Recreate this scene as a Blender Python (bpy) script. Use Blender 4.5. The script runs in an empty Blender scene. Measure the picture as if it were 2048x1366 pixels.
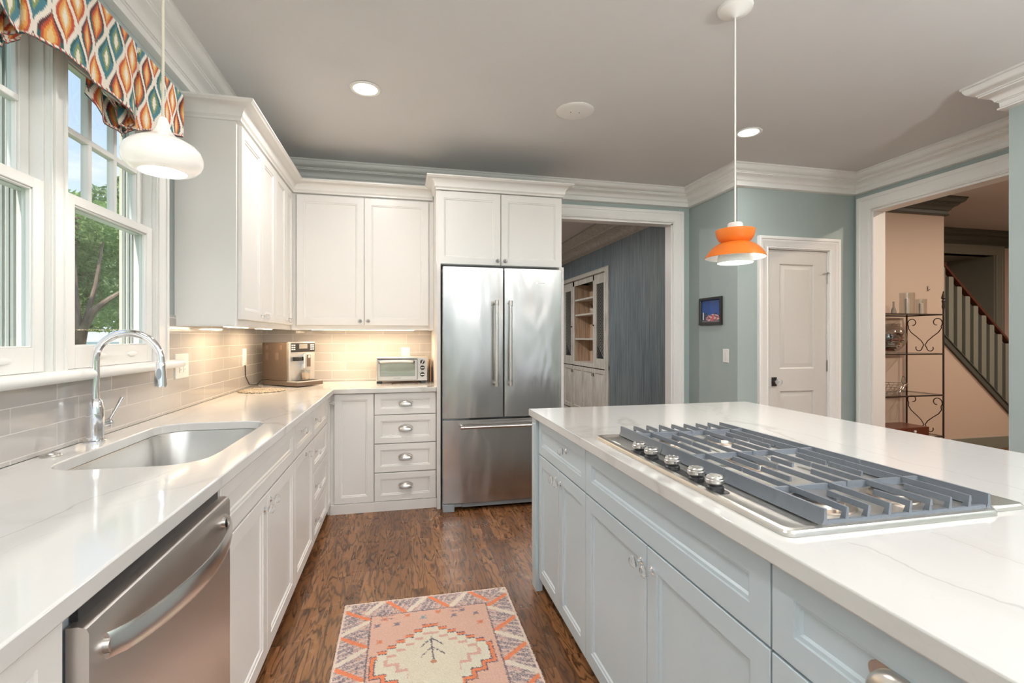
import bpy, math, random
from mathutils import Vector, Matrix
from mathutils.geometry import tessellate_polygon
import numpy as np
random.seed(7)
PI = math.pi
S = bpy.context.scene
COL = S.collection

# ------------------------------------------------------------------ camera
cd = bpy.data.cameras.new('camera'); cam = bpy.data.objects.new('camera', cd); COL.objects.link(cam)
cam.location = (0, 0, 1.29)
cam.rotation_euler = (PI / 2, 0, -math.atan(222 / 975.0))
cd.sensor_width = 36; cd.lens = 975 / 2048 * 36; cd.shift_y = -8.5 / 2048
cd.clip_start = 0.02; cd.clip_end = 300
S.camera = cam
S.view_settings.view_transform = 'Standard'; S.view_settings.look = 'None'
S.view_settings.gamma = 1; S.view_settings.use_curve_mapping = False
S.view_settings.exposure = 0.40

# ------------------------------------------------------------------ sky
SKY = .95
W = bpy.data.worlds.new('sky'); S.world = W; W.use_nodes = True
nt = W.node_tree; nt.nodes.clear()
def wn(t, **k):
    n = nt.nodes.new(t)
    for a, b in k.items(): setattr(n, a, b)
    return n
wo = wn('ShaderNodeOutputWorld'); bg = wn('ShaderNodeBackground'); tc = wn('ShaderNodeTexCoord')
sp = wn('ShaderNodeSeparateXYZ'); nt.links.new(tc.outputs['Generated'], sp.inputs[0])
cr = wn('ShaderNodeValToRGB'); nt.links.new(sp.outputs[2], cr.inputs[0])
cr.color_ramp.elements[0].position = 0.0; cr.color_ramp.elements[0].color = (.78, .88, .98, 1)
cr.color_ramp.elements[1].position = 0.75; cr.color_ramp.elements[1].color = (.33, .55, .90, 1)
mp = wn('ShaderNodeMapping'); mp.inputs['Scale'].default_value = (1, 1, 2.6); nt.links.new(tc.outputs['Generated'], mp.inputs[0])
nz = wn('ShaderNodeTexNoise'); nz.inputs['Scale'].default_value = 4.2; nz.inputs['Detail'].default_value = 7; nz.inputs['Roughness'].default_value = .58
nt.links.new(mp.outputs[0], nz.inputs['Vector'])
c2 = wn('ShaderNodeValToRGB'); nt.links.new(nz.outputs['Fac'], c2.inputs[0])
c2.color_ramp.elements[0].position = .50; c2.color_ramp.elements[1].position = .68
mx = wn('ShaderNodeMixRGB'); nt.links.new(c2.outputs[0], mx.inputs[0]); nt.links.new(cr.outputs[0], mx.inputs[1]); mx.inputs[2].default_value = (1.0, 1.0, 1.0, 1)
nt.links.new(mx.outputs[0], bg.inputs[0]); bg.inputs[1].default_value = SKY
nt.links.new(bg.outputs[0], wo.inputs[0])
sl = bpy.data.lights.new('sun', 'SUN'); sl.energy = 3.4; sl.angle = .02; sl.color = (1, .95, .86)
so = bpy.data.objects.new('sun', sl); COL.objects.link(so)
so.rotation_euler = Vector((-.10, -.66, .74)).to_track_quat('Z', 'Y').to_euler()
CAN_W = 12.0      # watts of each ceiling downlight
UP_W = 105.0       # watts of each added floor uplighter
GLOBE_W = 33.0    # watts of each added chandelier globe behind the camera
UC_W = 2.0        # watts of each under-cabinet strip

# ------------------------------------------------------------------ materials
MT = {}
def mat(name, col, rough=.5, metal=0, **k):
    if name in MT: return MT[name]
    m = bpy.data.materials.new(name); m.use_nodes = True
    b = m.node_tree.nodes['Principled BSDF']
    b.inputs['Base Color'].default_value = (*col, 1); b.inputs['Roughness'].default_value = rough; b.inputs['Metallic'].default_value = metal
    for a, v in k.items():
        b.inputs[a.replace('_', ' ')].default_value = v
    MT[name] = m
    return m
def N(m, t, **k):
    n = m.node_tree.nodes.new(t)
    for a, b in k.items(): setattr(n, a, b)
    return n
def L(m, a, b): m.node_tree.links.new(a, b)
def P(m): return m.node_tree.nodes['Principled BSDF']
def coords(m, scale=(1, 1, 1), rot=(0, 0, 0), loc=(0, 0, 0), geo=True):
    mp = N(m, 'ShaderNodeMapping'); mp.inputs['Scale'].default_value = scale; mp.inputs['Rotation'].default_value = rot; mp.inputs['Location'].default_value = loc
    if geo:
        g = N(m, 'ShaderNodeNewGeometry'); L(m, g.outputs['Position'], mp.inputs[0])
    else:
        g = N(m, 'ShaderNodeTexCoord'); L(m, g.outputs['Object'], mp.inputs[0])
    return mp.outputs[0]
def noise(m, vec, scale, detail=3, rough=.5, dist=0):
    n = N(m, 'ShaderNodeTexNoise'); n.inputs['Scale'].default_value = scale; n.inputs['Detail'].default_value = detail
    n.inputs['Roughness'].default_value = rough; n.inputs['Distortion'].default_value = dist
    L(m, vec, n.inputs['Vector']); return n.outputs['Fac']
def ramp(m, fac, stops):
    r = N(m, 'ShaderNodeValToRGB'); L(m, fac, r.inputs[0])
    e = r.color_ramp.elements
    while len(e) < len(stops): e.new(.5)
    for q, (p, c) in zip(e, stops):
        q.position = p; q.color = (*c, 1) if len(c) == 3 else c
    return r.outputs[0]
def mixc(m, fac, a, b, mode='MIX'):
    x = N(m, 'ShaderNodeMixRGB'); x.blend_type = mode
    for i, v in enumerate((fac, a, b)):
        if isinstance(v, (int, float)): x.inputs[i].default_value = v
        elif isinstance(v, tuple): x.inputs[i].default_value = (*v, 1)
        else: L(m, v, x.inputs[i])
    return x.outputs[0]
def mth(m, op, a, b=0.0):
    x = N(m, 'ShaderNodeMath', operation=op)
    for i, v in enumerate((a, b)):
        if isinstance(v, (int, float)): x.inputs[i].default_value = v
        else: L(m, v, x.inputs[i])
    return x.outputs[0]
def bump(m, h, strength=.2, dist=.01):
    b = N(m, 'ShaderNodeBump'); b.inputs['Strength'].default_value = strength; b.inputs['Distance'].default_value = dist
    L(m, h, b.inputs['Height']); L(m, b.outputs[0], P(m).inputs['Normal'])
def paint(name, col, rough=.42, orange=.04):
    m = mat(name, col, rough)
    if orange: n = noise(m, coords(m), 190, 2); bump(m, n, orange, .002)
    v = noise(m, coords(m), 1.7, 2)
    L(m, mixc(m, 1.0, col, ramp(m, v, [(.3, (.97, .97, .97)), (.7, (1, 1, 1))]), 'MULTIPLY'), P(m).inputs['Base Color'])
    return m
cab_white = paint('cabinet_white_paint', (.80, .78, .75), .33, 0)
trim_white = paint('trim_white_paint', (.84, .83, .805), .35, 0)
win_white = paint('window_white_paint', (.84, .83, .80), .3, 0)
ceil_m = paint('ceiling_paint', (.69, .685, .685), .8, .08)
sage = paint('sage_wall_paint', (.375, .445, .43), .55, .1)
isl_m = paint('island_blue_paint', (.56, .64, .69), .35, 0)
beige = paint('beige_wall_paint', (.62, .50, .41), .6, .1)
darktrim = paint('dark_green_trim_paint', (.075, .085, .075), .4, .03)
grey_green = paint('grey_green_trim_paint', (.22, .235, .20), .45, .03)
door_paint = paint('door_paint', (.62, .60, .56), .4, .03)
plastic_w = mat('white_plastic', (.82, .81, .78), .35)
black_pl = mat('black_plastic', (.02, .02, .022), .35)
grey_pl = mat('grey_plastic', (.32, .36, .39), .35)
dark_gap = mat('dark_shadow_gap', (.03, .03, .03), .7)
chrome = mat('chrome', (.88, .88, .90), .07, 1)
nickel = mat('satin_nickel', (.62, .60, .57), .28, 1)
iron = mat('black_wrought_iron', (.045, .032, .026), .5, .4)
hing = mat('hinge_metal', (.45, .43, .40), .35, 1)
rail_wood = mat('mahogany_handrail', (.09, .022, .012), .25)
glassk = mat('clear_glass', (.95, .95, .95), .04, 0, Transmission_Weight=.82, IOR=1.45)
lens_w = mat('lamp_lens', (1, 1, 1), .5, 0, Emission_Color=(1, .93, .82, 1), Emission_Strength=6.0)
strip_e = mat('led_strip_lens', (1, 1, 1), .5, 0, Emission_Color=(1, .80, .56, 1), Emission_Strength=7.0)
bulb_e = mat('bulb_glow', (1, 1, 1), .5, 0, Emission_Color=(1, .95, .86, 1), Emission_Strength=5.0)

def pane_mat(nm='window_pane_glass', tint=(.96, .98, .97, 1), lift=0.0):
    m = bpy.data.materials.new(nm); m.use_nodes = True; t = m.node_tree; t.nodes.clear()
    o = t.nodes.new('ShaderNodeOutputMaterial'); x = t.nodes.new('ShaderNodeMixShader'); a = t.nodes.new('ShaderNodeBsdfTransparent'); g = t.nodes.new('ShaderNodeBsdfGlossy')
    f = t.nodes.new('ShaderNodeFresnel'); f.inputs['IOR'].default_value = 1.5
    g.inputs['Roughness'].default_value = .01; a.inputs[0].default_value = tint
    gg = t.nodes.new('ShaderNodeNewGeometry'); mm = t.nodes.new('ShaderNodeMath'); mm.operation = 'SUBTRACT'; mm.inputs[0].default_value = 1; t.links.new(gg.outputs['Backfacing'], mm.inputs[1])
    m2 = t.nodes.new('ShaderNodeMath'); m2.operation = 'MULTIPLY_ADD'; m2.inputs[2].default_value = lift; t.links.new(f.outputs[0], m2.inputs[0]); t.links.new(mm.outputs[0], m2.inputs[1]); t.links.new(m2.outputs[0], x.inputs[0])
    t.links.new(a.outputs[0], x.inputs[1]); t.links.new(g.outputs[0], x.inputs[2]); t.links.new(x.outputs[0], o.inputs[0])
    return m
pane = pane_mat()
thin_g = pane_mat('thin_glassware', (.93, .93, .92, 1), .07)

def steel(name, col=(.56, .55, .53), rough=.24, axis=2, wav=0.0):
    m = mat(name, col, rough, 1)
    sc = [220, 220, 220]; sc[axis] = 3
    n = noise(m, coords(m, tuple(sc)), 1, 3)
    L(m, mth(m, 'MULTIPLY_ADD', n, .10), P(m).inputs['Roughness'])
    r = N(m, 'ShaderNodeMapRange'); r.inputs[3].default_value = rough - .05; r.inputs[4].default_value = rough + .07
    L(m, n, r.inputs[0]); L(m, r.outputs[0], P(m).inputs['Roughness'])
    if wav:
        w = noise(m, coords(m, (3.2, 3.2, .9)), 1, 2, .5, .6); bump(m, w, wav, .12)
    else:
        bump(m, n, .03, .001)
    return m
steel_f = steel('brushed_steel_fridge', (.50, .49, .475), .23, 2, .16)
steel_d = steel('brushed_steel_dishwasher', (.70, .655, .62), .36, 1, .03)
steel_s = steel('brushed_steel_sink', (.60, .59, .57), .34, 1)
steel_c = steel('brushed_steel_cooktop', (.66, .64, .60), .33, 1)
steel_h = mat('satin_steel_handle', (.68, .67, .65), .24, 1)
cast = mat('cast_iron_grate', (.165, .185, .215), .40, 0)
_n = noise(cast, coords(cast), 260, 3); bump(cast, _n, .25, .003)

VEINS = [
    (-.755, 1.04, -.63, 1.55, .0024, .38, (.42, .40, .38), .5), (-.67, 1.36, -.56, 1.52, .0018, .28, (.45, .43, .40), .5), (-.70, 1.02, -.56, 1.30, .0016, .15, (.5, .47, .44), .6),
    (-1.09, 1.62, -1.03, 2.5, .0018, .26, (.5, .46, .42), .3), (-.86, 2.50, -.54, 3.15, .0020, .20, (.5, .47, .44), .6),
    (1.56, 2.46, 1.43, .40, .0022, .34, (.44, .42, .39), .7), (1.78, 2.40, 1.74, .60, .0018, .26, (.48, .45, .42), .7),
    (.80, .30, .785, .735, .030, .15, (.52, .50, .48), .5), (.79, .30, .80, .735, .0035, .38, (.40, .39, .38), .9), (1.02, .20, 1.03, .735, .024, .13, (.56, .52, .48), .6), (1.00, .30, 1.03, .735, .0025, .30, (.46, .43, .40), .9),
    (.67, 2.46, 1.05, 2.16, .0018, .24, (.48, .46, .43), .5), (1.20, .35, 1.32, .74, .0020, .28, (.46, .44, .41), .6)]
def quartz(name='quartz_countertop'):
    m = mat(name, (.82, .80, .77), .10, 0)
    v = coords(m, (1, 1, 1), (0, 0, .5))
    d = N(m, 'ShaderNodeTexNoise'); d.inputs['Scale'].default_value = 1.3; d.inputs['Detail'].default_value = 6; d.inputs['Roughness'].default_value = .62
    L(m, v, d.inputs['Vector'])
    ad = N(m, 'ShaderNodeVectorMath', operation='MULTIPLY_ADD'); L(m, d.outputs['Color'], ad.inputs[0]); ad.inputs[1].default_value = (.45, .45, .45); L(m, v, ad.inputs[2])
    mp = N(m, 'ShaderNodeMapping'); mp.inputs['Scale'].default_value = (1.5, .55, 1); L(m, ad.outputs[0], mp.inputs[0])
    n1 = noise(m, mp.outputs[0], 1.05, 2, .5)
    a = mth(m, 'ABSOLUTE', mth(m, 'SUBTRACT', n1, .5))
    msk0 = ramp(m, noise(m, v, .8, 2), [(.38, (.25, .25, .25)), (.55, (1, 1, 1))])
    thin = ramp(m, a, [(0.0, (1, 1, 1)), (.006, (.5, .5, .5)), (.016, (0, 0, 0))])
    wide = ramp(m, a, [(0.0, (1, 1, 1)), (.07, (0, 0, 0))])
    msk = ramp(m, noise(m, v, .9, 2), [(.42, (0, 0, 0)), (.62, (1, 1, 1))])
    n2 = noise(m, mp.outputs[0], 3.6, 3, .55)
    a2 = mth(m, 'ABSOLUTE', mth(m, 'SUBTRACT', n2, .5))
    thin2 = ramp(m, a2, [(0.0, (1, 1, 1)), (.008, (0, 0, 0))])
    c = mixc(m, mth(m, 'MULTIPLY', mth(m, 'MULTIPLY', thin, msk0), .55), (.67, .66, .64), (.45, .43, .41))
    c = mixc(m, mth(m, 'MULTIPLY', mth(m, 'MULTIPLY', wide, msk), .10), c, (.62, .59, .54))
    c = mixc(m, mth(m, 'MULTIPLY', mth(m, 'MULTIPLY', thin2, msk), .10), c, (.50, .47, .43))
    s3 = N(m, 'ShaderNodeSeparateXYZ'); L(m, coords(m), s3.inputs[0])
    dn = mth(m, 'SUBTRACT', noise(m, v, 5.5, 4, .6), .5); dn2 = mth(m, 'SUBTRACT', noise(m, v, 1.6, 2, .5), .5)
    for (xa, ya, xb, yb, wdt, stg, vcol, wob) in VEINS:
        lx, ly = xb - xa, yb - ya; ll = math.hypot(lx, ly); nx_, ny_ = -ly / ll, lx / ll
        dst = mth(m, 'ADD', mth(m, 'ADD', mth(m, 'MULTIPLY', s3.outputs[0], nx_), mth(m, 'MULTIPLY', s3.outputs[1], ny_)), -(xa * nx_ + ya * ny_))
        dst = mth(m, 'ABSOLUTE', mth(m, 'ADD', dst, mth(m, 'ADD', mth(m, 'MULTIPLY', dn, .11 * wob), mth(m, 'MULTIPLY', dn2, .30 * wob))))
        al = mth(m, 'ADD', mth(m, 'ADD', mth(m, 'MULTIPLY', s3.outputs[0], lx / ll), mth(m, 'MULTIPLY', s3.outputs[1], ly / ll)), -(xa * lx + ya * ly) / ll)
        inside = mth(m, 'MULTIPLY', mth(m, 'GREATER_THAN', al, 0.0), mth(m, 'LESS_THAN', al, ll))
        fd = N(m, 'ShaderNodeMapRange'); fd.inputs[1].default_value = 0; fd.inputs[2].default_value = wdt * 1.5; fd.inputs[3].default_value = min(stg * 1.35, .6); fd.inputs[4].default_value = 0; L(m, dst, fd.inputs[0])
        c = mixc(m, mth(m, 'MULTIPLY', mth(m, 'MAXIMUM', fd.outputs[0], 0.0), inside), c, vcol)
    L(m, c, P(m).inputs['Base Color'])
    P(m).inputs['Coat Weight'].default_value = .35; P(m).inputs['Coat Roughness'].default_value = .04
    return m
quartz_m = quartz()

def floor_mat():
    m = mat('oak_plank_floor', (.2, .1, .05), .28)
    g = N(m, 'ShaderNodeNewGeometry'); s = N(m, 'ShaderNodeSeparateXYZ'); L(m, g.outputs['Position'], s.inputs[0])
    X, Y = s.outputs[0], s.outputs[1]
    pw = .066
    ix = mth(m, 'FLOOR', mth(m, 'DIVIDE', mth(m, 'ADD', X, 20.0), pw))
    fx = mth(m, 'FRACT', mth(m, 'DIVIDE', mth(m, 'ADD', X, 20.0), pw))
    w1 = N(m, 'ShaderNodeTexWhiteNoise', noise_dimensions='1D'); L(m, ix, w1.inputs['W'])
    yy = mth(m, 'ADD', mth(m, 'MULTIPLY', w1.outputs['Value'], 7.3), mth(m, 'ADD', Y, 20.0))
    pl = .95
    iy = mth(m, 'FLOOR', mth(m, 'DIVIDE', yy, pl)); fy = mth(m, 'FRACT', mth(m, 'DIVIDE', yy, pl))
    cb = N(m, 'ShaderNodeCombineXYZ'); L(m, ix, cb.inputs[0]); L(m, iy, cb.inputs[1])
    w2 = N(m, 'ShaderNodeTexWhiteNoise', noise_dimensions='2D'); L(m, cb.outputs[0], w2.inputs['Vector'])
    rnd = w2.outputs['Value']
    # grain: stretched, plank-offset coordinates
    gc = N(m, 'ShaderNodeCombineXYZ')
    L(m, mth(m, 'ADD', mth(m, 'MULTIPLY', X, 1.0), mth(m, 'MULTIPLY', rnd, 37.0)), gc.inputs[0])
    L(m, mth(m, 'MULTIPLY', Y, .13), gc.inputs[1]); L(m, mth(m, 'MULTIPLY', rnd, 11.0), gc.inputs[2])
    n1 = noise(m, gc.outputs[0], 11, 3, .5, .25)
    bands = mth(m, 'FRACT', mth(m, 'MULTIPLY', n1, 13.0))
    cath = ramp(m, bands, [(0.0, (0, 0, 0)), (.10, (.25, .25, .25)), (.40, (1, 1, 1)), (.86, (.85, .85, .85)), (1.0, (0, 0, 0))])
    gc2 = N(m, 'ShaderNodeMapping'); gc2.inputs['Scale'].default_value = (1, .35, 1); L(m, gc.outputs[0], gc2.inputs[0])
    fine = noise(m, gc2.outputs[0], 420, 3, .6)
    base = ramp(m, rnd, [(0.0, (.17, .066, .021)), (.35, (.26, .108, .038)), (.7, (.35, .158, .062)), (1.0, (.225, .092, .031))])
    c = mixc(m, mth(m, 'MULTIPLY', mth(m, 'SUBTRACT', 1.0, cath), .92), base, (.040, .016, .007))
    c = mixc(m, 1.0, c, ramp(m, fine, [(.3, (.72, .72, .72)), (.62, (1.12, 1.12, 1.12))]), 'MULTIPLY')
    gap = mth(m, 'MAXIMUM', mth(m, 'LESS_THAN', fx, .022), mth(m, 'LESS_THAN', fy, .0016))
    c = mixc(m, mth(m, 'MULTIPLY', gap, .75), c, (.02, .009, .004))
    L(m, c, P(m).inputs['Base Color'])
    L(m, ramp(m, noise(m, g.outputs['Position'], 6, 3), [(.3, (.22, .22, .22)), (.7, (.36, .36, .36))]), P(m).inputs['Roughness'])
    bump(m, mth(m, 'SUBTRACT', cath, mth(m, 'MULTIPLY', gap, 2.0)), .12, .002)
    return m
floor_m = floor_mat()

def tile_mat(name, axis):
    m = mat(name, (.5, .48, .45), .12)
    g = N(m, 'ShaderNodeNewGeometry'); s = N(m, 'ShaderNodeSeparateXYZ'); L(m, g.outputs['Position'], s.inputs[0])
    cb = N(m, 'ShaderNodeCombineXYZ')
    L(m, mth(m, 'ADD', s.outputs[axis], 10 - 1.72 + .312 * 6 - 10), cb.inputs[0]); L(m, mth(m, 'SUBTRACT', s.outputs[2], .9285), cb.inputs[1])
    b = N(m, 'ShaderNodeTexBrick'); L(m, cb.outputs[0], b.inputs['Vector'])
    b.offset = .36; b.offset_frequency = 2; b.squash = 1
    b.inputs['Scale'].default_value = 1; b.inputs['Brick Width'].default_value = .312; b.inputs['Row Height'].default_value = .0765
    b.inputs['Mortar Size'].default_value = .0017; b.inputs['Mortar Smooth'].default_value = .3; b.inputs['Bias'].default_value = 0
    b.inputs['Color1'].default_value = (.45, .425, .405, 1); b.inputs['Color2'].default_value = (.50, .475, .45, 1); b.inputs['Mortar'].default_value = (.70, .67, .63, 1)
    L(m, b.outputs['Color'], P(m).inputs['Base Color'])
    L(m, ramp(m, b.outputs['Fac'], [(0, (.09, .09, .09)), (1, (.6, .6, .6))]), P(m).inputs['Roughness'])
    wv = noise(m, g.outputs['Position'], 9, 2)
    bump(m, mth(m, 'SUBTRACT', mth(m, 'MULTIPLY', wv, .35), b.outputs['Fac']), .22, .004)
    P(m).inputs['Coat Weight'].default_value = .4; P(m).inputs['Coat Roughness'].default_value = .05
    return m
tile_l = tile_mat('subway_tile_left', 1); tile_b = tile_mat('subway_tile_back', 0)

def strie():
    m = mat('blue_strie_wall_finish', (.1, .13, .17), .5)
    a = noise(m, coords(m, (70, 70, 2.0)), 1, 4, .65)
    b = noise(m, coords(m, (1.2, 1.2, .9)), 1, 2)
    c = ramp(m, a, [(.30, (.085, .105, .122)), (.5, (.155, .182, .200)), (.70, (.25, .28, .295))])
    L(m, mixc(m, 1.0, c, ramp(m, b, [(.3, (.8, .85, .9)), (.7, (1.1, 1.12, 1.05))]), 'MULTIPLY'), P(m).inputs['Base Color'])
    return m
strie_m = strie()
antique = mat('antiqued_cream_cabinet_paint', (.42, .40, .35), .45)
_c = ramp(antique, noise(antique, coords(antique, (30, 30, 4)), 1, 3), [(.35, (.46, .43, .38)), (.65, (.62, .59, .53))]); L(antique, _c, P(antique).inputs['Base Color'])
pickled = mat('pickled_oak_interior', (.42, .27, .17), .5)
_c = ramp(pickled, noise(pickled, coords(pickled, (60, 60, 3)), 1, 4), [(.35, (.40, .26, .17)), (.65, (.62, .45, .32))]); L(pickled, _c, P(pickled).inputs['Base Color'])
attr_cache = {}
def attr_mat(name, rough=.9, weave=900, st=.3):
    m = mat(name, (.5, .5, .5), rough)
    a = N(m, 'ShaderNodeAttribute', attribute_name='Col')
    n = noise(m, coords(m), weave, 2)
    L(m, mixc(m, 1.0, a.outputs['Color'], ramp(m, n, [(.3, (.86, .86, .86)), (.7, (1.06, 1.06, 1.06))]), 'MULTIPLY'), P(m).inputs['Base Color'])
    bump(m, n, st, .002)
    return m

# ------------------------------------------------------------------ mesh builder
WL = {}
def link(o, parent=None, **props):
    COL.objects.link(o)
    if parent is not None: o.parent = parent
    for k, v in props.items():
        if v: o[k] = v
    return o
def empty(name, loc, label, cat, group=None, rz=0):
    o = bpy.data.objects.new(name, None); o.empty_display_size = .05
    o.location = loc; o.rotation_euler = (0, 0, rz); link(o, None, label=label, category=cat, group=group)
    WL[o.name] = Vector(loc); return o
class MB:
    def __init__(s): s.v = []; s.f = []; s.m = []; s.cur = 0; s.mats = []; s.col = None
    def use(s, m):
        if m not in s.mats: s.mats.append(m)
        s.cur = s.mats.index(m); return s
    def add(s, vs, fs):
        b = len(s.v); s.v += [tuple(p) for p in vs]
        for f in fs: s.f.append(tuple(b + i for i in f)); s.m.append(s.cur)
    def box(s, x0, x1, y0, y1, z0, z1):
        v = [(x, y, z) for z in (z0, z1) for y in (y0, y1) for x in (x0, x1)]
        s.add(v, [(0, 2, 3, 1), (4, 5, 7, 6), (0, 1, 5, 4), (2, 6, 7, 3), (0, 4, 6, 2), (1, 3, 7, 5)]); return s
    def loft(s, loops, cap0=True, cap1=True, closed=False):
        n = len(loops[0]); vs = [p for l in loops for p in l]; fs = []
        for k in range(len(loops) - 1 + (1 if closed else 0)):
            a = k * n; b = ((k + 1) % len(loops)) * n
            for i in range(n): j = (i + 1) % n; fs.append((a + i, a + j, b + j, b + i))
        if cap0 and not closed: fs.append(tuple(range(n))[::-1])
        if cap1 and not closed: fs.append(tuple(range((len(loops) - 1) * n, len(loops) * n)))
        s.add(vs, fs); return s
    def lathe(s, prof, o=(0, 0, 0), ax='z', n=32, rot=None):
        loops = []
        for r, h in prof:
            r = max(r, 1e-5); l = []
            for i in range(n):
                a = 2 * PI * i / n; p = Vector((r * math.cos(a), r * math.sin(a), h))
                if ax == 'x': p = Vector((p.z, p.x, p.y))
                elif ax == '-x': p = Vector((-p.z, p.x, p.y))
                elif ax == 'y': p = Vector((p.x, p.z, p.y))
                elif ax == '-y': p = Vector((p.x, -p.z, p.y))
                if rot is not None: p = rot @ p
                l.append(p + Vector(o))
            loops.append(l)
        return s.loft(loops)
    def cyl(s, p0, p1, r, n=16, r1=None):
        return s.tube([p0, p1], r if r1 is None else [r, r1], n)
    def tube(s, path, r, n=10, caps=True, closed=False):
        path = [Vector(p) for p in path]; R = r if isinstance(r, (list, tuple)) else [r] * len(path)
        loops = []; up = None
        for i, p in enumerate(path):
            if closed: t = (path[(i + 1) % len(path)] - path[i - 1])
            elif i == 0: t = path[1] - p
            elif i == len(path) - 1: t = p - path[i - 1]
            else: t = (path[i + 1] - p).normalized() + (p - path[i - 1]).normalized()
            t.normalize()
            if up is None:
                up = Vector((0, 0, 1)) if abs(t.z) < .9 else Vector((1, 0, 0))
            a = up - t * up.dot(t)
            if a.length < 1e-4: a = t.orthogonal()
            a.normalize(); up = a; b = t.cross(a)
            loops.append([p + (a * math.cos(2 * PI * k / n) + b * math.sin(2 * PI * k / n)) * R[i] for k in range(n)])
        return s.loft(loops, caps, caps, closed)
    def sweep(s, path, prof, closed=False, side=1):
        """path: XY points; prof: (offset to the side, z) closed polygon"""
        pts = [Vector((p[0], p[1])) for p in path]; n = len(pts); loops = []
        for i in range(n):
            if closed or 0 < i < n - 1:
                d0 = (pts[i] - pts[i - 1]).normalized(); d1 = (pts[(i + 1) % n] - pts[i]).normalized()
            elif i == 0: d0 = d1 = (pts[1] - pts[0]).normalized()
            else: d0 = d1 = (pts[i] - pts[i - 1]).normalized()
            n0 = Vector((-d0.y, d0.x)) * side; n1 = Vector((-d1.y, d1.x)) * side
            mi = (n0 + n1) / max(.2, 1 + n0.dot(n1))
            loops.append([(pts[i].x + mi.x * a, pts[i].y + mi.y * a, z) for a, z in prof])
        return s.loft(loops, closed=closed)
    def sweep3(s, o, u, v, path, prof, side=1):
        """sweep in the plane (u,v) from o, profile = (offset in plane, height along w)"""
        o, u, v = Vector(o), Vector(u), Vector(v); w = u.cross(v); tmp = MB(); tmp.sweep(path, prof, side=side)
        s.add([o + u * a + v * b + w * c for a, b, c in tmp.v], tmp.f); return s
    def plate(s, outer, holes, z0, z1):
        loops = [outer] + holes; flat = [p for l in loops for p in l]
        tr = tessellate_polygon([[Vector((p[0], p[1], 0)) for p in l] for l in loops]); n = len(flat)
        vs = [(p[0], p[1], z1) for p in flat] + [(p[0], p[1], z0) for p in flat]
        fs = [t for t in tr] + [(t[2] + n, t[1] + n, t[0] + n) for t in tr]; b = 0
        for l in loops:
            k = len(l)
            for i in range(k): j = (i + 1) % k; fs.append((b + i, b + j, b + j + n, b + i + n))
            b += k
        s.add(vs, fs); return s
    def panel(s, o, u, w, U0, U1, V0, V1, rings, cap0=True):
        """stack of rectangles: rings = (inset, height along w); v is +Z"""
        o, u, w = Vector(o), Vector(u), Vector(w); z = Vector((0, 0, 1))
        loops = []
        for ins, h in rings:
            loops.append([o + u * a + z * b + w * h for a, b in ((U0 + ins, V0 + ins), (U1 - ins, V0 + ins), (U1 - ins, V1 - ins), (U0 + ins, V1 - ins))])
        return s.loft(loops, cap0=cap0)
    def obox(s, o, ax, ay, az):
        o, ax, ay, az = Vector(o), Vector(ax), Vector(ay), Vector(az)
        s.add([o + ax * i + ay * j + az * k for k in (0, 1) for j in (0, 1) for i in (0, 1)],
              [(0, 2, 3, 1), (4, 5, 7, 6), (0, 1, 5, 4), (2, 6, 7, 3), (0, 4, 6, 2), (1, 3, 7, 5)]); return s
    def xf(s, M):
        s.v = [tuple(M @ Vector(p)) for p in s.v]; return s
    def build(s, name, m=None, parent=None, local=False, bevel=0, smooth=35, **props):
        if m is not None and not s.mats: s.mats = [m]
        off = Vector((0, 0, 0))
        if parent is not None:
            off = WL.get(parent.name, Vector((0, 0, 0)))
        me = bpy.data.meshes.new(name)
        vs = s.v if (local or off.length == 0) else [(p[0] - off.x, p[1] - off.y, p[2] - off.z) for p in s.v]
        me.from_pydata(vs, [], s.f)
        for q in s.mats: me.materials.append(q)
        me.polygons.foreach_set('material_index', s.m)
        import bmesh
        bm = bmesh.new(); bm.from_mesh(me); bmesh.ops.recalc_face_normals(bm, faces=bm.faces[:]); bm.to_mesh(me); bm.free()
        if smooth:
            me.polygons.foreach_set('use_smooth', [True] * len(me.polygons)); me.set_sharp_from_angle(angle=math.radians(smooth))
        if s.col is not None:
            ca = me.color_attributes.new(name='Col', type='FLOAT_COLOR', domain='POINT')
            ca.data.foreach_set('color', np.asarray(s.col, dtype=np.float32).ravel())
        me.update()
        o = bpy.data.objects.new(name, me); link(o, parent, **props)
        WL[o.name] = off
        if bevel:
            b = o.modifiers.new('bevel', 'BEVEL'); b.width = bevel; b.segments = 2; b.limit_method = 'ANGLE'; b.angle_limit = math.radians(50)
        return o
def top(o, label, cat, group=None):
    o['label'] = label; o['category'] = cat
    if group: o['group'] = group
    return o
def struct(name, mb, m=None, **k): return mb.build(name, m, kind='structure', **k)
def dup(o, parent=None, **props):
    c = o.copy(); COL.objects.link(c); c.parent = parent; WL[c.name] = WL[o.name]
    for k, v in props.items(): c[k] = v
    for ch in list(o.children): dup(ch, c)
    return c
def rrect(x0, x1, y0, y1, r, n=8):
    o = []
    for cx, cy, a in ((x1 - r, y1 - r, 0), (x0 + r, y1 - r, PI / 2), (x0 + r, y0 + r, PI), (x1 - r, y0 + r, 1.5 * PI)):
        for i in range(n + 1): t = a + PI / 2 * i / n; o.append((cx + r * math.cos(t), cy + r * math.sin(t)))
    return o
def arc(c, r, a0, a1, n, f): return [f(c[0] + r * math.cos(a0 + (a1 - a0) * i / n), c[1] + r * math.sin(a0 + (a1 - a0) * i / n)) for i in range(n + 1)]
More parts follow.
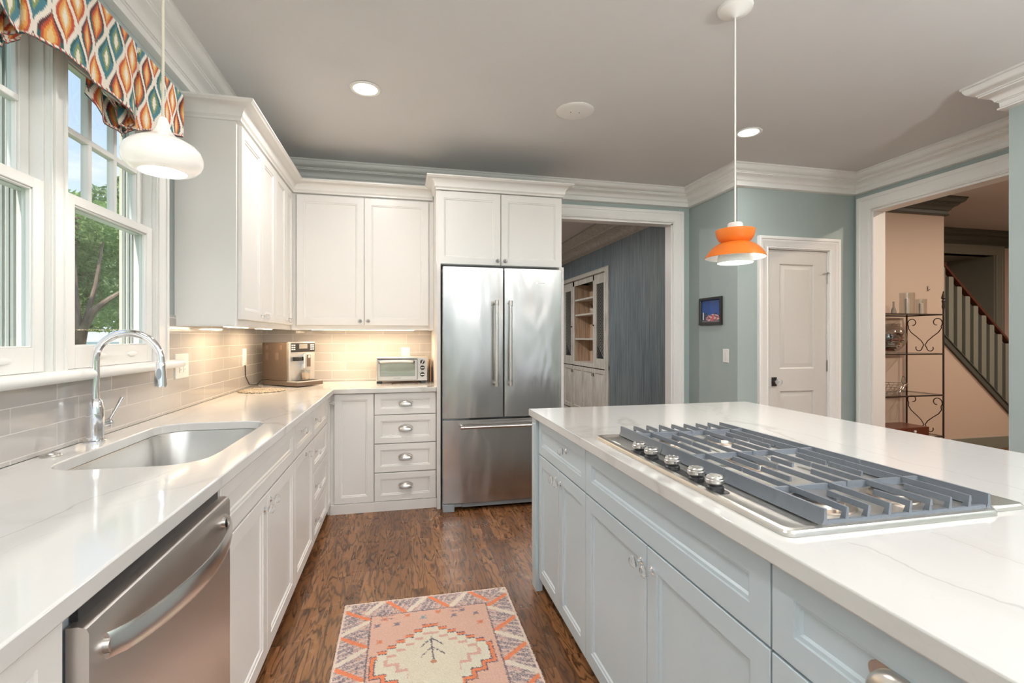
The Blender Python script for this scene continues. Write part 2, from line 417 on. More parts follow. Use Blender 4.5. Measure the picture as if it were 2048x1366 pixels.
def lamp(name, kind, loc, energy, parent=None, color=(1, .93, .83), size=.1, size_y=None, rot=(0, 0, 0), shape='DISK', spread=PI):
    l = bpy.data.lights.new(name, kind); l.energy = energy; l.color = color
    if kind == 'AREA':
        l.shape = shape; l.size = size; l.spread = spread
        if size_y: l.size_y = size_y
    elif kind == 'POINT': l.shadow_soft_size = size
    o = bpy.data.objects.new(name, l); COL.objects.link(o)
    off = Vector((0, 0, 0))
    if parent is not None: o.parent = parent; off = WL.get(parent.name, off)
    o.location = Vector(loc) - off; o.rotation_euler = rot
    return o
def text(name, s, size, m, parent, M, ext=.0006):
    cu = bpy.data.curves.new('t', 'FONT'); cu.body = s; cu.size = size; cu.extrude = ext; cu.align_x = 'CENTER'; cu.align_y = 'CENTER'
    t = bpy.data.objects.new('t', cu); COL.objects.link(t); dg = bpy.context.evaluated_depsgraph_get(); dg.update()
    me = bpy.data.meshes.new_from_object(t.evaluated_get(dg)); bpy.data.objects.remove(t)
    me.transform(M); me.name = name; me.materials.clear(); me.materials.append(m)
    o = bpy.data.objects.new(name, me); link(o, parent); WL[o.name] = WL.get(parent.name, Vector()) if parent else Vector()
    return o

# ================================================================== ROOM SHELL
WX = -1.125; WY = 4.42; CZ = 2.76; DX = 2.847; PY = 3.69; RX = 4.092
struct('floor', MB().box(WX - .14, 7.7, -3.0, 9.3, -.06, 0), floor_m)
struct('ceiling', MB().box(WX - .14, 7.7, -3.12, 9.3, CZ, CZ + .12), ceil_m)
# left wall with the pair of window openings (and their exterior reveal)
WIN = [(1.265, 1.875), (1.965, 2.575)]
WZ0, WZ1 = 1.165, 2.335
w = MB().use(sage)
w.box(WX - .115, WX, -3.0, WIN[0][0], 0, CZ); w.box(WX - .115, WX, WIN[0][1], WIN[1][0], WZ0, WZ1); w.box(WX - .115, WX, WIN[1][1], WY, 0, CZ)
w.box(WX - .115, WX, WIN[0][0], WIN[1][1], 0, WZ0); w.box(WX - .115, WX, WIN[0][0], WIN[1][1], WZ1, CZ)
struct('wall_left', w)
w = MB().use(sage)
w.box(WX - .14, 1.40, WY, WY + .113, 0, CZ); w.box(1.40, 2.661, WY, WY + .113, 2.44, CZ); w.box(2.661, DX + .12, WY, WY + .113, 0, CZ)
struct('wall_back', w)
struct('wall_side', MB().use(sage).box(DX, DX + .12, PY, WY, 0, CZ))
w = MB().use(sage)
w.box(DX + .12, 3.15, PY, PY + .11, 0, CZ); w.box(3.15, 3.80, PY, PY + .11, 2.08, CZ); w.box(3.80, RX + .133, PY, PY + .11, 0, CZ)
struct('wall_pantry', w)
w = MB().use(sage)
w.box(RX, RX + .133, 3.528, PY, 0, CZ); w.box(RX, RX + .133, 2.15, 3.528, 2.43, CZ); w.box(RX, RX + .133, -3, 2.15, 0, CZ)
struct('wall_right', w)
struct('wall_stub', MB().use(sage).box(3.385, 3.51, 1.0, 2.085, 0, CZ))
# wall behind the camera, its wide three-part opening added to let in fill light
w = MB().use(sage)
w.box(WX - .14, -.95, -3.12, -3, 0, CZ); w.box(3.9, 7.7, -3.12, -3, 0, CZ); w.box(-.95, 3.9, -3.12, -3, 2.55, CZ); w.box(-.95, 3.9, -3.12, -3, 0, .12)
struct('wall_front', w)
w = MB().use(win_white)
for x in (-.95, .64, 2.23, 3.82): w.box(x, x + .08, -3.10, -3.0, .12, 2.55)
w.box(-.95, 3.9, -3.10, -3.0, 2.47, 2.55)
struct('window_3', w)
# foyer
struct('wall_foyer', MB().use(beige).box(RX + .133, 5.65, 4.05, 4.17, 0, CZ).box(5.53, 5.65, 4.17, 5.15, 0, CZ))
w = MB().use(beige)
w.box(5.65, 6.2, 5.15, 5.27, 0, CZ); w.box(8.11, 8.6, 5.15, 5.27, 0, CZ); w.box(6.2, 8.11, 5.15, 5.27, 2.43, CZ); w.box(6.2, 8.11, 5.75, 5.80, 0, 2.6)
w.box(5.65, 8.6, 5.15, 5.27, 0, .3)
struct('wall_far', w)
struct('wall_foyer_right', MB().use(beige).box(8.6, 8.7, .5, 5.27, 0, CZ))
struct('wall_foyer_front', MB().use(beige).box(RX + .133, 8.7, .4, .5, 0, CZ))
# part of foyer ceiling and floor beyond the main slabs
struct('ceiling_foyer', MB().box(7.7, 8.7, .4, 6, CZ, CZ + .12), ceil_m)
struct('floor_foyer', MB().box(7.7, 8.7, .4, 6, -.06, 0), floor_m)
# dining room
w = MB().use(strie_m)
BI0, BI1, BZ = 6.36, 8.62, 2.30
w.box(DX, DX + .12, WY + .113, BI0, 0, CZ); w.box(DX, DX + .12, BI0, BI1, BZ, CZ); w.box(DX, DX + .12, BI1, 9.3, 0, CZ)
struct('wall_dining_right', w)
struct('wall_dining_back', MB().use(strie_m).box(WX - .14, 3.5, 9.2, 9.3, 0, CZ))
struct('wall_dining_left', MB().use(strie_m).box(WX - .14, WX, WY + .113, 9.2, 0, CZ))

# ------------------------------------------------------------------ crown mouldings
def crown(z=CZ, d=.15, h=.168):
    # (offset from wall, z): top fillet, cove, two beads, broad ogee, flat frieze and base bead
    k, q = d / .15, h / .168
    a = [(0, 0), (.150, 0), (.150, -.012), (.143, -.015), (.141, -.026), (.133, -.040), (.120, -.050), (.106, -.055), (.099, -.056), (.099, -.063), (.092, -.065), (.092, -.073), (.085, -.076),
         (.066, -.084), (.052, -.095), (.045, -.108), (.043, -.114), (.036, -.116), (.034, -.120), (.029, -.122), (.027, -.150), (.034, -.152), (.036, -.157), (.034, -.162), (.022, -.166), (0, -.168)]
    return [(x * k, z + y * q) for x, y in a]
struct('trim_1', MB().use(trim_white).sweep([(WX, -2.99), (WX, WY), (DX, WY), (DX, PY), (RX, PY), (RX, -2.99)], crown(), side=-1))
struct('trim_2', MB().use(trim_white).sweep([(3.385, 1.0), (3.385, 2.085), (3.51, 2.085), (3.51, 1.0)], crown(), side=1))
# casings: flat board with stepped backband, swept round each opening
def casing(wd=.10, t=.022):
    return [(0, 0), (0, t * .55), (.006, t * .75), (.014, t * .55), (.020, t * .75), (wd * .55, t * .85), (wd * .62, t * 1.05), (wd * .72, t * 1.05), (wd * .76, t * 1.3), (wd * .9, t * 1.45), (wd, t * 1.3), (wd, 0)]
struct('trim_3', MB().use(trim_white).sweep3((0, WY, 0), (1, 0, 0), (0, 0, 1), [(2.661, 0), (2.661, 2.44), (1.40, 2.44), (1.40, 0)], [(a, b) for a, b in casing(.112)], side=-1))
struct('trim_18', MB().use(trim_white).box(3.150, 3.157, PY - .002, PY + .11, 0, 2.08).box(3.791, 3.80, PY - .002, PY + .11, 0, 2.08).box(3.15, 3.80, PY - .002, PY + .11, 2.069, 2.08).box(3.155, 3.17, PY + .05, PY + .065, 0, 2.07).box(3.78, 3.795, PY + .05, PY + .065, 0, 2.07).box(3.15, 3.80, PY + .05, PY + .065, 2.055, 2.08))
struct('trim_4', MB().use(trim_white).sweep3((0, PY, 0), (1, 0, 0), (0, 0, 1), [(3.80, 0), (3.80, 2.075), (3.15, 2.075), (3.15, 0)], casing(.105), side=-1))
struct('trim_5', MB().use(trim_white).sweep3((RX, 0, 0), (0, -1, 0), (0, 0, 1), [(-2.15, 0), (-2.15, 2.43), (-3.528, 2.43), (-3.528, 0)], casing(.122, .024), side=-1))
# jamb linings
struct('trim_6', MB().use(trim_white).box(2.645, 2.661, WY, WY + .113, 0, 2.43).box(1.40, 1.416, WY, WY + .113, 0, 2.43).box(1.40, 2.661, WY, WY + .113, 2.42, 2.44))
struct('trim_7', MB().use(trim_white).box(RX, RX + .133, 3.512, 3.528, 0, 2.42).box(RX, RX + .133, 2.15, 3.528, 2.412, 2.43))
struct('baseboard_side', MB().use(trim_white).box(DX - .018, DX, PY, WY, 0, .14).box(2.79, DX, WY - .018, WY, 0, .14))
struct('baseboard_pantry', MB().use(trim_white).box(DX, 3.04, PY - .018, PY, 0, .14).box(3.91, RX, PY - .018, PY, 0, .14))
struct('baseboard_foyer', MB().use(grey_green).box(4.24, 5.65, 4.03, 4.05, 0, .13).box(6.0, 8.5, 4.28, 4.30, 0, .13))
# dining room crown (deep, two-tier) and foyer crowns
dp = [(0, CZ), (.40, CZ), (.40, CZ - .02), (.36, CZ - .035), (.33, CZ - .06), (.25, CZ - .075), (.245, CZ - .085), (.19, CZ - .09), (.14, CZ - .10), (.09, CZ - .125), (.06, CZ - .15), (.02, CZ - .16), (0, CZ - .17)]
struct('trim_8', MB().use(antique).sweep([(WX, WY + .113), (WX, 9.2), (DX, 9.2), (DX, WY + .113)], dp, side=-1))
struct('trim_9', MB().use(darktrim).sweep([(RX + .133, 4.05), (5.65, 4.05), (5.65, 5.15)], crown(CZ, .14, .18), side=-1))
struct('trim_10', MB().use(darktrim).sweep([(5.65, 5.15), (8.6, 5.15)], crown(CZ, .10, .22), side=-1))
struct('trim_11', MB().use(grey_green).sweep3((0, 5.15, 0), (1, 0, 0), (0, 0, 1), [(8.11, 0), (8.11, 2.43), (6.2, 2.43), (6.2, 0)], casing(.13), side=-1).box(8.08, 8.11, 5.15, 5.75, 0, 2.43).box(6.2, 8.11, 5.15, 5.75, 2.43, 2.45))

# ------------------------------------------------------------------ windows
track = mat('grey_vinyl_track', (.36, .38, .36), .5)
def window(idx, y0, y1):
    f = MB().use(win_white); z0, z1 = WZ0, WZ1; xi = WX
    X0 = WX - .115
    f.box(X0, xi, y0, y0 + .008, z0, z1); f.box(X0, xi, y1 - .008, y1, z0, z1); f.box(X0, xi, y0, y1, z1 - .008, z1); f.box(X0 - .01, xi, y0, y1, z0, z0 + .012)
    for ya, s in ((y0 + .008, 1), (y1 - .008, -1)):      # jamb tracks
        for xa in (X0 + .004, X0 + .022, X0 + .034):
            f.use(track).box(xa, xa + .008, min(ya, ya + s * .010), max(ya, ya + s * .010), z0 + .013, z1 - .01).use(win_white)
    root = struct('window_%d' % idx, f)
    def sash(x, a, b, st, bot, tp, cols, rows, nm):
        m = MB().use(win_white); d = .034; ya, yb = y0 + .010, y1 - .010
        m.box(x - d, x, ya, ya + st, a, b); m.box(x - d, x, yb - st, yb, a, b); m.box(x - d, x, ya + st, yb - st, a, a + bot); m.box(x - d, x, ya + st, yb - st, b - tp, b)
        # glazing bead
        g0, g1, h0, h1 = ya + st, yb - st, a + bot, b - tp
        for q in ((g0, g0 + .006, h0, h1), (g1 - .006, g1, h0, h1), (g0, g1, h0, h0 + .006), (g0, g1, h1 - .006, h1)):
            m.box(x - .02, x - .006, *q)
        o = m.build(nm, parent=root, bevel=.002)
        for i in range(1, cols):
            y = g0 + (g1 - g0) * i / cols
            MB().use(win_white).box(x - .030, x - .002, y - .011, y + .011, h0, h1).build('muntin', parent=o, bevel=.003)
        for i in range(1, rows):
            z = h0 + (h1 - h0) * i / rows
            MB().use(win_white).box(x - .030, x - .001, g0, g1, z - .011, z + .011).build('muntin', parent=o, bevel=.003)
        MB().use(pane).box(x - .020, x - .017, g0 - .004, g1 + .004, h0 - .004, h1 + .004).build('pane', parent=o)
        return o
    lo = sash(WX + .004, WZ0 + .014, 1.792, .044, .078, .034, 1, 1, 'lower_sash')
    sash(WX - .036, 1.757, WZ1 - .01, .040, .034, .044, 3, 2, 'upper_sash')
    for c in (.33, .70):       # finger pulls in the bottom rail
        yc = y0 + (y1 - y0) * c
        MB().use(win_white).loft([[(WX + .004 + dx, yc + .035 * k * math.cos(t), WZ0 + .055 + .010 * k * math.sin(t)) for t in [2 * PI * i / 20 for i in range(20)]] for dx, k in ((0, 1.0), (.004, .95), (.005, .8))]).build('finger_pull', parent=lo)
window(1, *WIN[0]); window(2, *WIN[1])
# interior casing, stool and exterior trim
w = MB().use(win_white)
pr = casing(.14, .018)
def vboard(y0, y1, z0, z1):      # moulded vertical board
    w.box(WX, WX + .014, y0, y1, z0, z1)
    for a, b in ((.0, .012), (.16, .30), (.72, .84)):
        w.box(WX + .014, WX + .021, y0 + (y1 - y0) * a + .003, y0 + (y1 - y0) * b, z0, z1)
vboard(WIN[1][1] - .002, 2.715, WZ0 + .012, WZ1 + .11)
vboard(WIN[0][1] - .0, WIN[1][0] + .0, WZ0 + .012, WZ1)
vboard(1.13, WIN[0][0], WZ0 + .012, WZ1 + .11)
w.box(WX, WX + .018, 1.13, 2.715, WZ1, WZ1 + .11)
struct('trim_12', w, bevel=.002)
w = MB().use(win_white)
prof = [(WX - .02, 1.140), (WX, 1.140)] + [(WX + .045 + .019 * math.cos(t), 1.159 + .019 * math.sin(t)) for t in [-PI / 2 + PI * i / 10 for i in range(11)]] + [(WX - .02, 1.178)]
w.loft([[(x, y, z) for x, z in prof] for y in (1.0, 2.775)])
struct('trim_13', w)
w = MB().use(mat('exterior_cream_trim', (.72, .69, .58), .5))
for a, b in ((WIN[0][0] - .1, WIN[0][0] + .012), (WIN[0][1] - .012, WIN[1][0] + .012), (WIN[1][1] - .012, WIN[1][1] + .1)):
    w.box(WX - .127, WX - .1155, a, b, WZ0 - .05, WZ1 + .1)
w.box(WX - .127, WX - .1155, WIN[0][0], WIN[1][1], WZ1 - .012, WZ1 + .1); w.box(WX - .15, WX - .1155, WIN[0][0] - .1, WIN[1][1] + .1, WZ0 - .05, WZ0 + .004)
struct('trim_14', w)

# ------------------------------------------------------------------ tile backsplash
w = MB().use(tile_l)
w.box(WX, WX + .008, .2, WY, .915, 1.139)
w.box(WX, WX + .008, 2.718, WY, 1.139, 1.40)
struct('trim_15', w)
struct('trim_16', MB().use(tile_b).box(WX + .008, .262, WY - .008, WY, .915, 1.40))

# ------------------------------------------------------------------ pantry door
m = MB().use(door_paint)
x0, x1, yf = 3.158, 3.790, PY + .012
zp = [(.24, .81), (1.008, 1.945)]
st = (3.286, 3.649)
m.box(x0, st[0], yf, yf + .035, .01, 2.066); m.box(st[1], x1, yf, yf + .035, .01, 2.066)
for a, b in ((.01, .24), (.81, 1.008), (1.945, 2.066)): m.box(st[0], st[1], yf, yf + .035, a, b)
for a, b in zp:
    m.panel((0, yf, 0), (1, 0, 0), (0, -1, 0), st[0], st[1], a, b, [(0, 0), (.004, -.002), (.010, -.012), (.018, -.012), (.046, -.001), (.05, -.001)], cap0=False)
door = struct('door_1', m)
k = MB().use(black_pl).box(3.195, 3.252, yf - .006, yf, .858, .935); k.use(chrome).box(3.192, 3.197, yf - .008, yf, .855, .938)
k.use(chrome).lathe([(.008, 0), (.012, .003), (.010, .03), (.014, .034)], (3.226, yf - .006, .896), '-y', 20)
kn = k.build('knob_plate', parent=door)
MB().use(glassk).lathe([(.012, 0), (.024, .006), (.031, .018), (.030, .030), (.022, .040), (.010, .043)], (3.226, yf - .036, .896), '-y', 12).build('glass_knob', parent=kn)
for z in (1.03, .28): MB().use(hing).cyl((3.795, yf - .006, z - .05), (3.795, yf - .006, z + .05), .006).box(3.784, 3.80, yf - .003, yf, z - .05, z + .05).build('hinge', parent=door)
MB().use(hing).cyl((3.795, yf - .006, 1.775), (3.795, yf - .006, 1.885), .006).tube([(3.795, yf - .02, 1.872), (3.77, yf - .03, 1.878), (3.745, yf - .03, 1.872), (3.733, yf - .02, 1.862)], .004).box(3.765, 3.825, yf - .016, yf - .010, 1.872, 1.880).build('latch_hook', parent=door)

# ------------------------------------------------------------------ stairs beyond the right-hand opening
root = empty('staircase', (6.5, 4.3, 0), 'grey green staircase with dark red wooden handrail beyond the right opening', 'staircase')
def sz(x, z0, x0=6.059, x1=6.921, za=1.213, zb=.482): return z0 + (x - x0) * (zb - za) / (x1 - x0)
sl_ = (.482 - 1.213) / (6.921 - 6.059)
xa, xb = 5.66, 7.35
zs = lambda x: 1.213 + (x - 6.059) * sl_
MB().use(beige).loft([[(xa, y, 0), (xb, y, 0), (xb, y, zs(xb) - .01), (xa, y, zs(xa) - .01)] for y in (4.30, 4.38)]).build('side_wall', parent=root)
MB().use(darktrim).loft([[(xa, y, zs(xa) - .05), (xb, y, zs(xb) - .05), (xb, y, zs(xb) + .02), (xa, y, zs(xa) + .02)] for y in (4.275, 4.395)]).loft([[(xa, y, zs(xa) + .02), (xb, y, zs(xb) + .02), (xb, y, zs(xb) + .035), (xa, y, zs(xa) + .035)] for y in (4.265, 4.40)]).build('stringer', parent=root)
zr = lambda x: 2.111 - .03 + (x - 6.059) * (1.346 - 2.111) / (6.921 - 6.059)
MB().use(rail_wood).loft([[(x, 4.335 + a, zr(x) + b) for a, b in ((-.03, -.02), (-.034, .005), (-.025, .026), (0, .034), (.025, .026), (.034, .005), (.03, -.02))] for x in (xa, xb)]).build('handrail', parent=root)
x = 5.72
while x < 7.3:
    MB().use(grey_green).box(x, x + .070, 4.313, 4.358, zs(x + .02) + .02, zr(x + .070) - .01).build('baluster', parent=root)
    x += .1232
for i in range(9):
    xs = 7.25 - .25 * i
    MB().use(grey_green).box(xs - .28, xs, 4.40, 5.10, .19 * i, .19 * (i + 1)).build('tread', parent=root)

# ================================================================== LIGHT FIXTURES
def can(x, y, label, on=CAN_W, tint=(1, .965, .925), grp='recessed ceiling downlights'):
    r = empty('recessed_light', (x, y, CZ), label, 'ceiling light', grp)
    MB().use(trim_white).lathe([(.068, -.001), (.088, -.001), (.091, -.004), (.084, -.009), (.070, -.007), (.066, .0)], (x, y, CZ), n=40).build('trim_ring', parent=r)
    MB().use(lens_w).lathe([(0, -.0045), (.066, -.0045), (.066, -.002), (0, -.002)], (x, y, CZ), n=40).build('lens', parent=r)
    lamp('downlight', 'AREA', (x, y, CZ - .012), on, r, size=.13, color=tint)
    return r
can(-.205, 3.0, 'round recessed ceiling light above the left counter corner, near the tall white cabinets')
can(2.427, 3.028, 'round recessed ceiling light to the right of the orange pendant cord')
for x, y in ((-.2, .95), (2.43, 1.0), (-.2, -1.0), (1.1, -1.0), (2.43, -1.0)):  # unseen downlights added to brighten the kitchen
    can(x, y, 'added round recessed ceiling light for fill, out of view', 18 if (x > 2 and y < 0) else 6)
for x, y in ((.8, 6.0), (.8, 7.8)):  # added out of view to light the dining room
    can(x, y, 'added round recessed ceiling light, out of view in the blue dining room', 34)
for x, y in ((5.0, 2.3), (6.9, 2.6)):  # added out of view to light the foyer
    can(x, y, 'added round recessed ceiling light, out of view in the beige foyer', 30, (1, .82, .66))
wht0 = mat('lamp_shade_white', (.8, .8, .78), .4)
# chandelier added behind the camera to brighten the ceiling and room
chx, chy = 1.1, -1.75
r = empty('fill_chandelier', (chx, chy, CZ), 'added five globe nickel chandelier hanging behind the camera position', 'fill_chandelier')
MB().use(nickel).lathe([(0, 0), (.07, 0), (.06, -.02), (.008, -.03), (.008, -.75), (.03, -.78), (.03, -.83), (0, -.85)], (chx, chy, CZ), n=24).build('stem', parent=r)
for i in range(5):
    a = 2 * PI * i / 5; gx, gy = chx + .30 * math.cos(a), chy + .30 * math.sin(a)
    MB().use(nickel).tube([(chx, chy, 1.95), (chx + .18 * math.cos(a), chy + .18 * math.sin(a), 1.90), (gx, gy, 1.95)], .007, 8).build('arm', parent=r)
    MB().use(lens_w).lathe([(0, -.05)] + [(.06 * math.sin(t), -.06 * math.cos(t)) for t in [PI * (k + .5) / 12 for k in range(12)]] + [(0, .06)], (gx, gy, 2.02), n=20).build('globe', parent=r)
    lamp('fill_globe_bulb', 'POINT', (gx, gy, 2.02), GLOBE_W, r, (.97, .985, 1.0), size=.065)
for tx, ty in ((2.75, -.9), (-.2, -2.4)):  # unseen uplighters added to bounce fill light off the ceiling
    r = empty('fill_torchiere', (tx, ty, 0), 'added nickel floor uplighter for fill light, unseen behind the camera', 'floor lamp', 'added floor uplighters behind the camera')
    MB().use(nickel).lathe([(0, 0), (.14, 0), (.14, .015), (.02, .03), (.012, .05), (.012, 1.72), (.03, 1.74), (0, 1.74)], (tx, ty, 0), n=28).build('pole', parent=r)
    MB().use(wht0).lathe([(.02, 1.74), (.09, 1.76), (.16, 1.82), (.155, 1.82), (.085, 1.768), (.0, 1.75)], (tx, ty, 0), n=32).build('shade', parent=r)
    lamp('fill_uplight', 'AREA', (tx, ty, 1.80), UP_W, r, (.97, .985, 1.0), size=.2, rot=(PI, 0, 0))
r = empty('ceiling_speaker', (1.102, 2.997, CZ), 'flat round white ceiling plate with two tiny screws', 'ceiling plate')
MB().use(trim_white).lathe([(0, -.010), (.100, -.010), (.112, -.008), (.122, -.003), (.123, 0), (0, 0)], (1.102, 2.997, CZ), n=48).build('cover', parent=r)
for dx in (-.028, .028): MB().use(dark_gap).lathe([(.0035, -.0115), (.0035, -.009)], (1.102 + dx, 2.997 - dx * .1, CZ), n=10).build('screw', parent=r)

# orange pendant over the island
px, py = 1.454, 1.90
orange = mat('orange_enamel', (.90, .22, .025), .28)
wht = mat('white_enamel', (.88, .87, .84), .3)
r = empty('pendant_lamp', (px, py, CZ), 'orange and white tiered metal pendant lamp hanging over the island', 'pendant lamp')
MB().use(wht).lathe([(0, -.045), (.006, -.045), (.010, -.040), (.055, -.024), (.072, -.012), (.075, 0), (0, 0)], (px, py, CZ), n=40).build('ceiling_canopy', parent=r)
MB().use(wht).cyl((px, py, 1.80), (px, py, CZ - .04), .0038, 10).build('cord', parent=r)
MB().use(wht).lathe([(0, 1.801), (.028, 1.800), (.031, 1.795), (.036, 1.755), (.036, 1.75), (0, 1.75)], (px, py, 0), n=32).build('cap', parent=r)
def shell(pr_, t=.0015): return pr_ + [(max(a - t, .001), b - .0008) for a, b in pr_[::-1]]
up = shell([(.082, 1.768), (.081, 1.755), (.077, 1.738), (.068, 1.722), (.052, 1.710)])
lo = shell([(.040, 1.718), (.066, 1.709), (.084, 1.700), (.104, 1.682), (.120, 1.660), (.1275, 1.645)])
MB().use(orange).lathe(up, (px, py, 0), n=48).lathe([(0, 1.762), (.0805, 1.762), (.0805, 1.760), (0, 1.760)], (px, py, 0), n=48).build('upper_shade', parent=r)
MB().use(orange).lathe(lo, (px, py, 0), n=56).use(wht).lathe([(.050, 1.7085), (.082, 1.698), (.102, 1.680), (.118, 1.659), (.1262, 1.645), (.1255, 1.644), (.116, 1.657), (.1, 1.678), (.081, 1.696), (.05, 1.706)], (px, py, 0), n=56).build('lower_shade', parent=r)
MB().use(wht).lathe([(.055, 1.695), (.068, 1.672), (.071, 1.650), (.075, 1.643), (.075, 1.622), (.073, 1.621), (.073, 1.642), (.066, 1.66), (.06, 1.68), (.053, 1.695)], (px, py, 0), n=48).build('inner_shade', parent=r)
MB().use(bulb_e).lathe([(0, 1.6235), (.072, 1.6235), (.072, 1.626), (0, 1.626)], (px, py, 0), n=48).build('diffuser', parent=r)
lamp('bulb', 'AREA', (px, py, 1.618), 2.0, r, size=.13)
lamp('bulb', 'POINT', (px + .095, py, 1.655), .25, r, size=.01)

# white glass pendant over the sink
px, py = -.80, 1.906
wg = mat('white_glowing_glass', (.86, .84, .81), .15, 0, Emission_Color=(1, .90, .78, 1), Emission_Strength=.25, Coat_Weight=.5)
cordm = mat('cream_ribbed_cord', (.80, .75, .62), .6)
r = empty('glass_pendant', (px, py, CZ), 'white onion shaped glass pendant lamp hanging in front of the window', 'pendant lamp')
MB().use(wht).lathe([(0, -.04), (.01, -.04), (.055, -.02), (.07, 0), (0, 0)], (px, py, CZ), n=32).build('ceiling_canopy', parent=r)
pts = []
for i in range(170):
    z = 2.035 + (CZ - .03 - 2.035) * i / 169; pts.append((.0052 if i % 2 else .0040, z))
MB().use(cordm).lathe(pts, (px, py, 0), n=10).build('cord', parent=r)
sh = [(0, 2.048), (.010, 2.048), (.014, 2.042), (.017, 2.030), (.020, 2.015), (.026, 2.000), (.036, 1.988), (.052, 1.977), (.075, 1.966), (.098, 1.952), (.113, 1.934), (.119, 1.914), (.118, 1.895), (.110, 1.878), (.096, 1.865), (.080, 1.859), (.070, 1.858)]
MB().use(wg).lathe(sh + [(.070, 1.861), (.08, 1.863), (.1, 1.873), (.113, 1.893), (.112, 1.92), (.09, 1.95), (.04, 1.975), (0, 1.985)], (px, py, 0), n=64).build('glass_shade', parent=r, smooth=60)
MB().use(bulb_e).lathe([(0, 1.860), (.071, 1.860), (.071, 1.863), (0, 1.863)], (px, py, 0), n=48).build('diffuser', parent=r)
lamp('bulb', 'AREA', (px, py, 1.852), 1.2, r, size=.12)

# under-cabinet light bars
def bar(x0, x1, y0, y1, z, label, power):
    r = empty('under_cabinet_light', ((x0 + x1) / 2, (y0 + y1) / 2, z), label, 'under cabinet light', 'light bars under the wall cabinets')
    MB().use(plastic_w).box(x0, x1, y0, y1, z, 1.364).build('housing', parent=r)
    MB().use(strip_e).box(x0 + .01, x1 - .01, y0 + .008, y1 - .008, z - .004, z).build('diffuser', parent=r)
    lamp('light_bar', 'AREA', ((x0 + x1) / 2, (y0 + y1) / 2, z - .008), power, r, (1, .72, .44), size=x1 - x0 - .02, size_y=y1 - y0, shape='RECTANGLE')
bar(-.70, .115, 4.12, 4.16, 1.350, 'long glowing light bar under the back wall cabinets', UC_W * 2.7)
bar(-.97, -.93, 2.98, 3.38, 1.350, 'glowing light bar under the left wall cabinets, nearer the window', UC_W)
bar(-.97, -.93, 3.58, 3.96, 1.350, 'glowing light bar under the left wall cabinets, nearer the corner', UC_W)

# ================================================================== CABINETS
RINGS = lambda t, rail, rec=.010: [(0, 0), (0, t - .0015), (.0015, t), (rail, t), (rail + .002, t - .0035), (rail + .009, t - .005), (rail + .013, t - rec), (rail + .014, t - rec)]
def knob(parent, o, w, sub='knob', flip=0):
    o = Vector(o); w = Vector(w); q = Vector((0, 0, 1)).rotation_difference(w).to_matrix()
    m = MB().use(chrome).lathe([(.0, 0), (.0115, 0), (.0115, .002), (.008, .004), (.0052, .006), (.0052, .014), (.008, .0155), (0, .0155)], o, n=20, rot=q)
    m.use(glassk).lathe([(0, .0155), (.009, .0155), (.0155, .019), (.0175, .025), (.0165, .031), (.0120, .035), (.0, .0362)], o, n=10, rot=q)
    return m.build(sub, parent=parent)
def cup(parent, o, u, w, wd=.098, ht=.040, dp=.026):
    o, u, w = Vector(o), Vector(u), Vector(w); z = Vector((0, 0, 1)); m = MB().use(nickel)
    def surf(s, nu=20, nv=8):
        g = []
        for j in range(nv + 1):
            b = PI / 2 * j / nv * 1.0; row = []
            for i in range(nu + 1):
                a = PI * i / nu
                X = -math.cos(a) * wd / 2 * s; yy = math.sin(a)
                row.append(o + u * X + z * (-.012 + ht * s * yy * math.sin(b) * .95) + w * (.003 + dp * s * math.sqrt(max(0, yy)) * math.cos(b)))
            g.append(row)
        return g
    for s in (1, .93):
        g = surf(s); vs = [p for r_ in g for p in r_]; n = len(g[0])
        m.add(vs, [(j * n + i, j * n + i + 1, (j + 1) * n + i + 1, (j + 1) * n + i) for j in range(len(g) - 1) for i in range(n - 1)])
    ring = [(wd / 2 * 1.12 * math.cos(t), .006 + .026 * math.sin(t)) for t in [2 * PI * i / 32 for i in range(32)]]
    m.loft([[o + u * a + z * b + w * h for a, b in ring] for h in (0, .003)])
    return m.build('cup_pull', parent=parent)
def front(parent, nm, o, u, w, a, b, z0, z1, mt, t=.020, rail=.052, hand=None, hz=None, hp=None):
    m = MB().use(mt).panel(o, u, w, a, b, z0, z1, RINGS(t, rail))
    d = m.build(nm, parent=parent)
    O = Vector(o); U = Vector(u); Wv = Vector(w)
    if hand == 'knob': knob(d, O + U * hp + Vector((0, 0, hz)) + Wv * t, w)
    elif hand == 'knobin': knob(d, O + U * hp + Vector((0, 0, hz)) + Wv * (t - .010), w)
    elif hand == 'cup': cup(d, O + U * hp + Vector((0, 0, hz)) + Wv * (t - .010), u, w)
    return d
GZ = .874     # top of base-cabinet fronts
# left run: fronts face +X, face plane at X = -.50
LO, LU, LW = (-.520, 0, 0), (0, 1, 0), (1, 0, 0)
def base_left(name, y0, y1, label):
    r = empty(name, (-.82, (y0 + y1) / 2, 0), label, 'base cabinet', None)
    m = MB().use(cab_white)
    if name == 'sink_cabinet': m.box(WX + .002, -.521, y0, y1, .07, .63).box(-.545, -.521, y0, y1, .63, .878).box(WX + .002, -.545, y0, y0 + .02, .63, .878).box(WX + .002, -.545, y1 - .02, y1, .63, .878)
    else: m.box(WX + .002, -.521, y0, y1, .07, .878)
    m.box(WX + .002, -.56, y0, y1, 0, .07).build('carcass', parent=r)
    return r
g = .0022
r = base_left('base_cabinet', -.6, .880, 'white base cabinet before the dishwasher, its inset panel cut by the photo edge')
front(r, 'drawer', LO, LU, LW, .10 + g, .872, .70, GZ, cab_white)
front(r, 'door', LO, LU, LW, .10 + g, .48 - g, .075, .690, cab_white); front(r, 'door', LO, LU, LW, .48 + g, .872, .075, .690, cab_white)
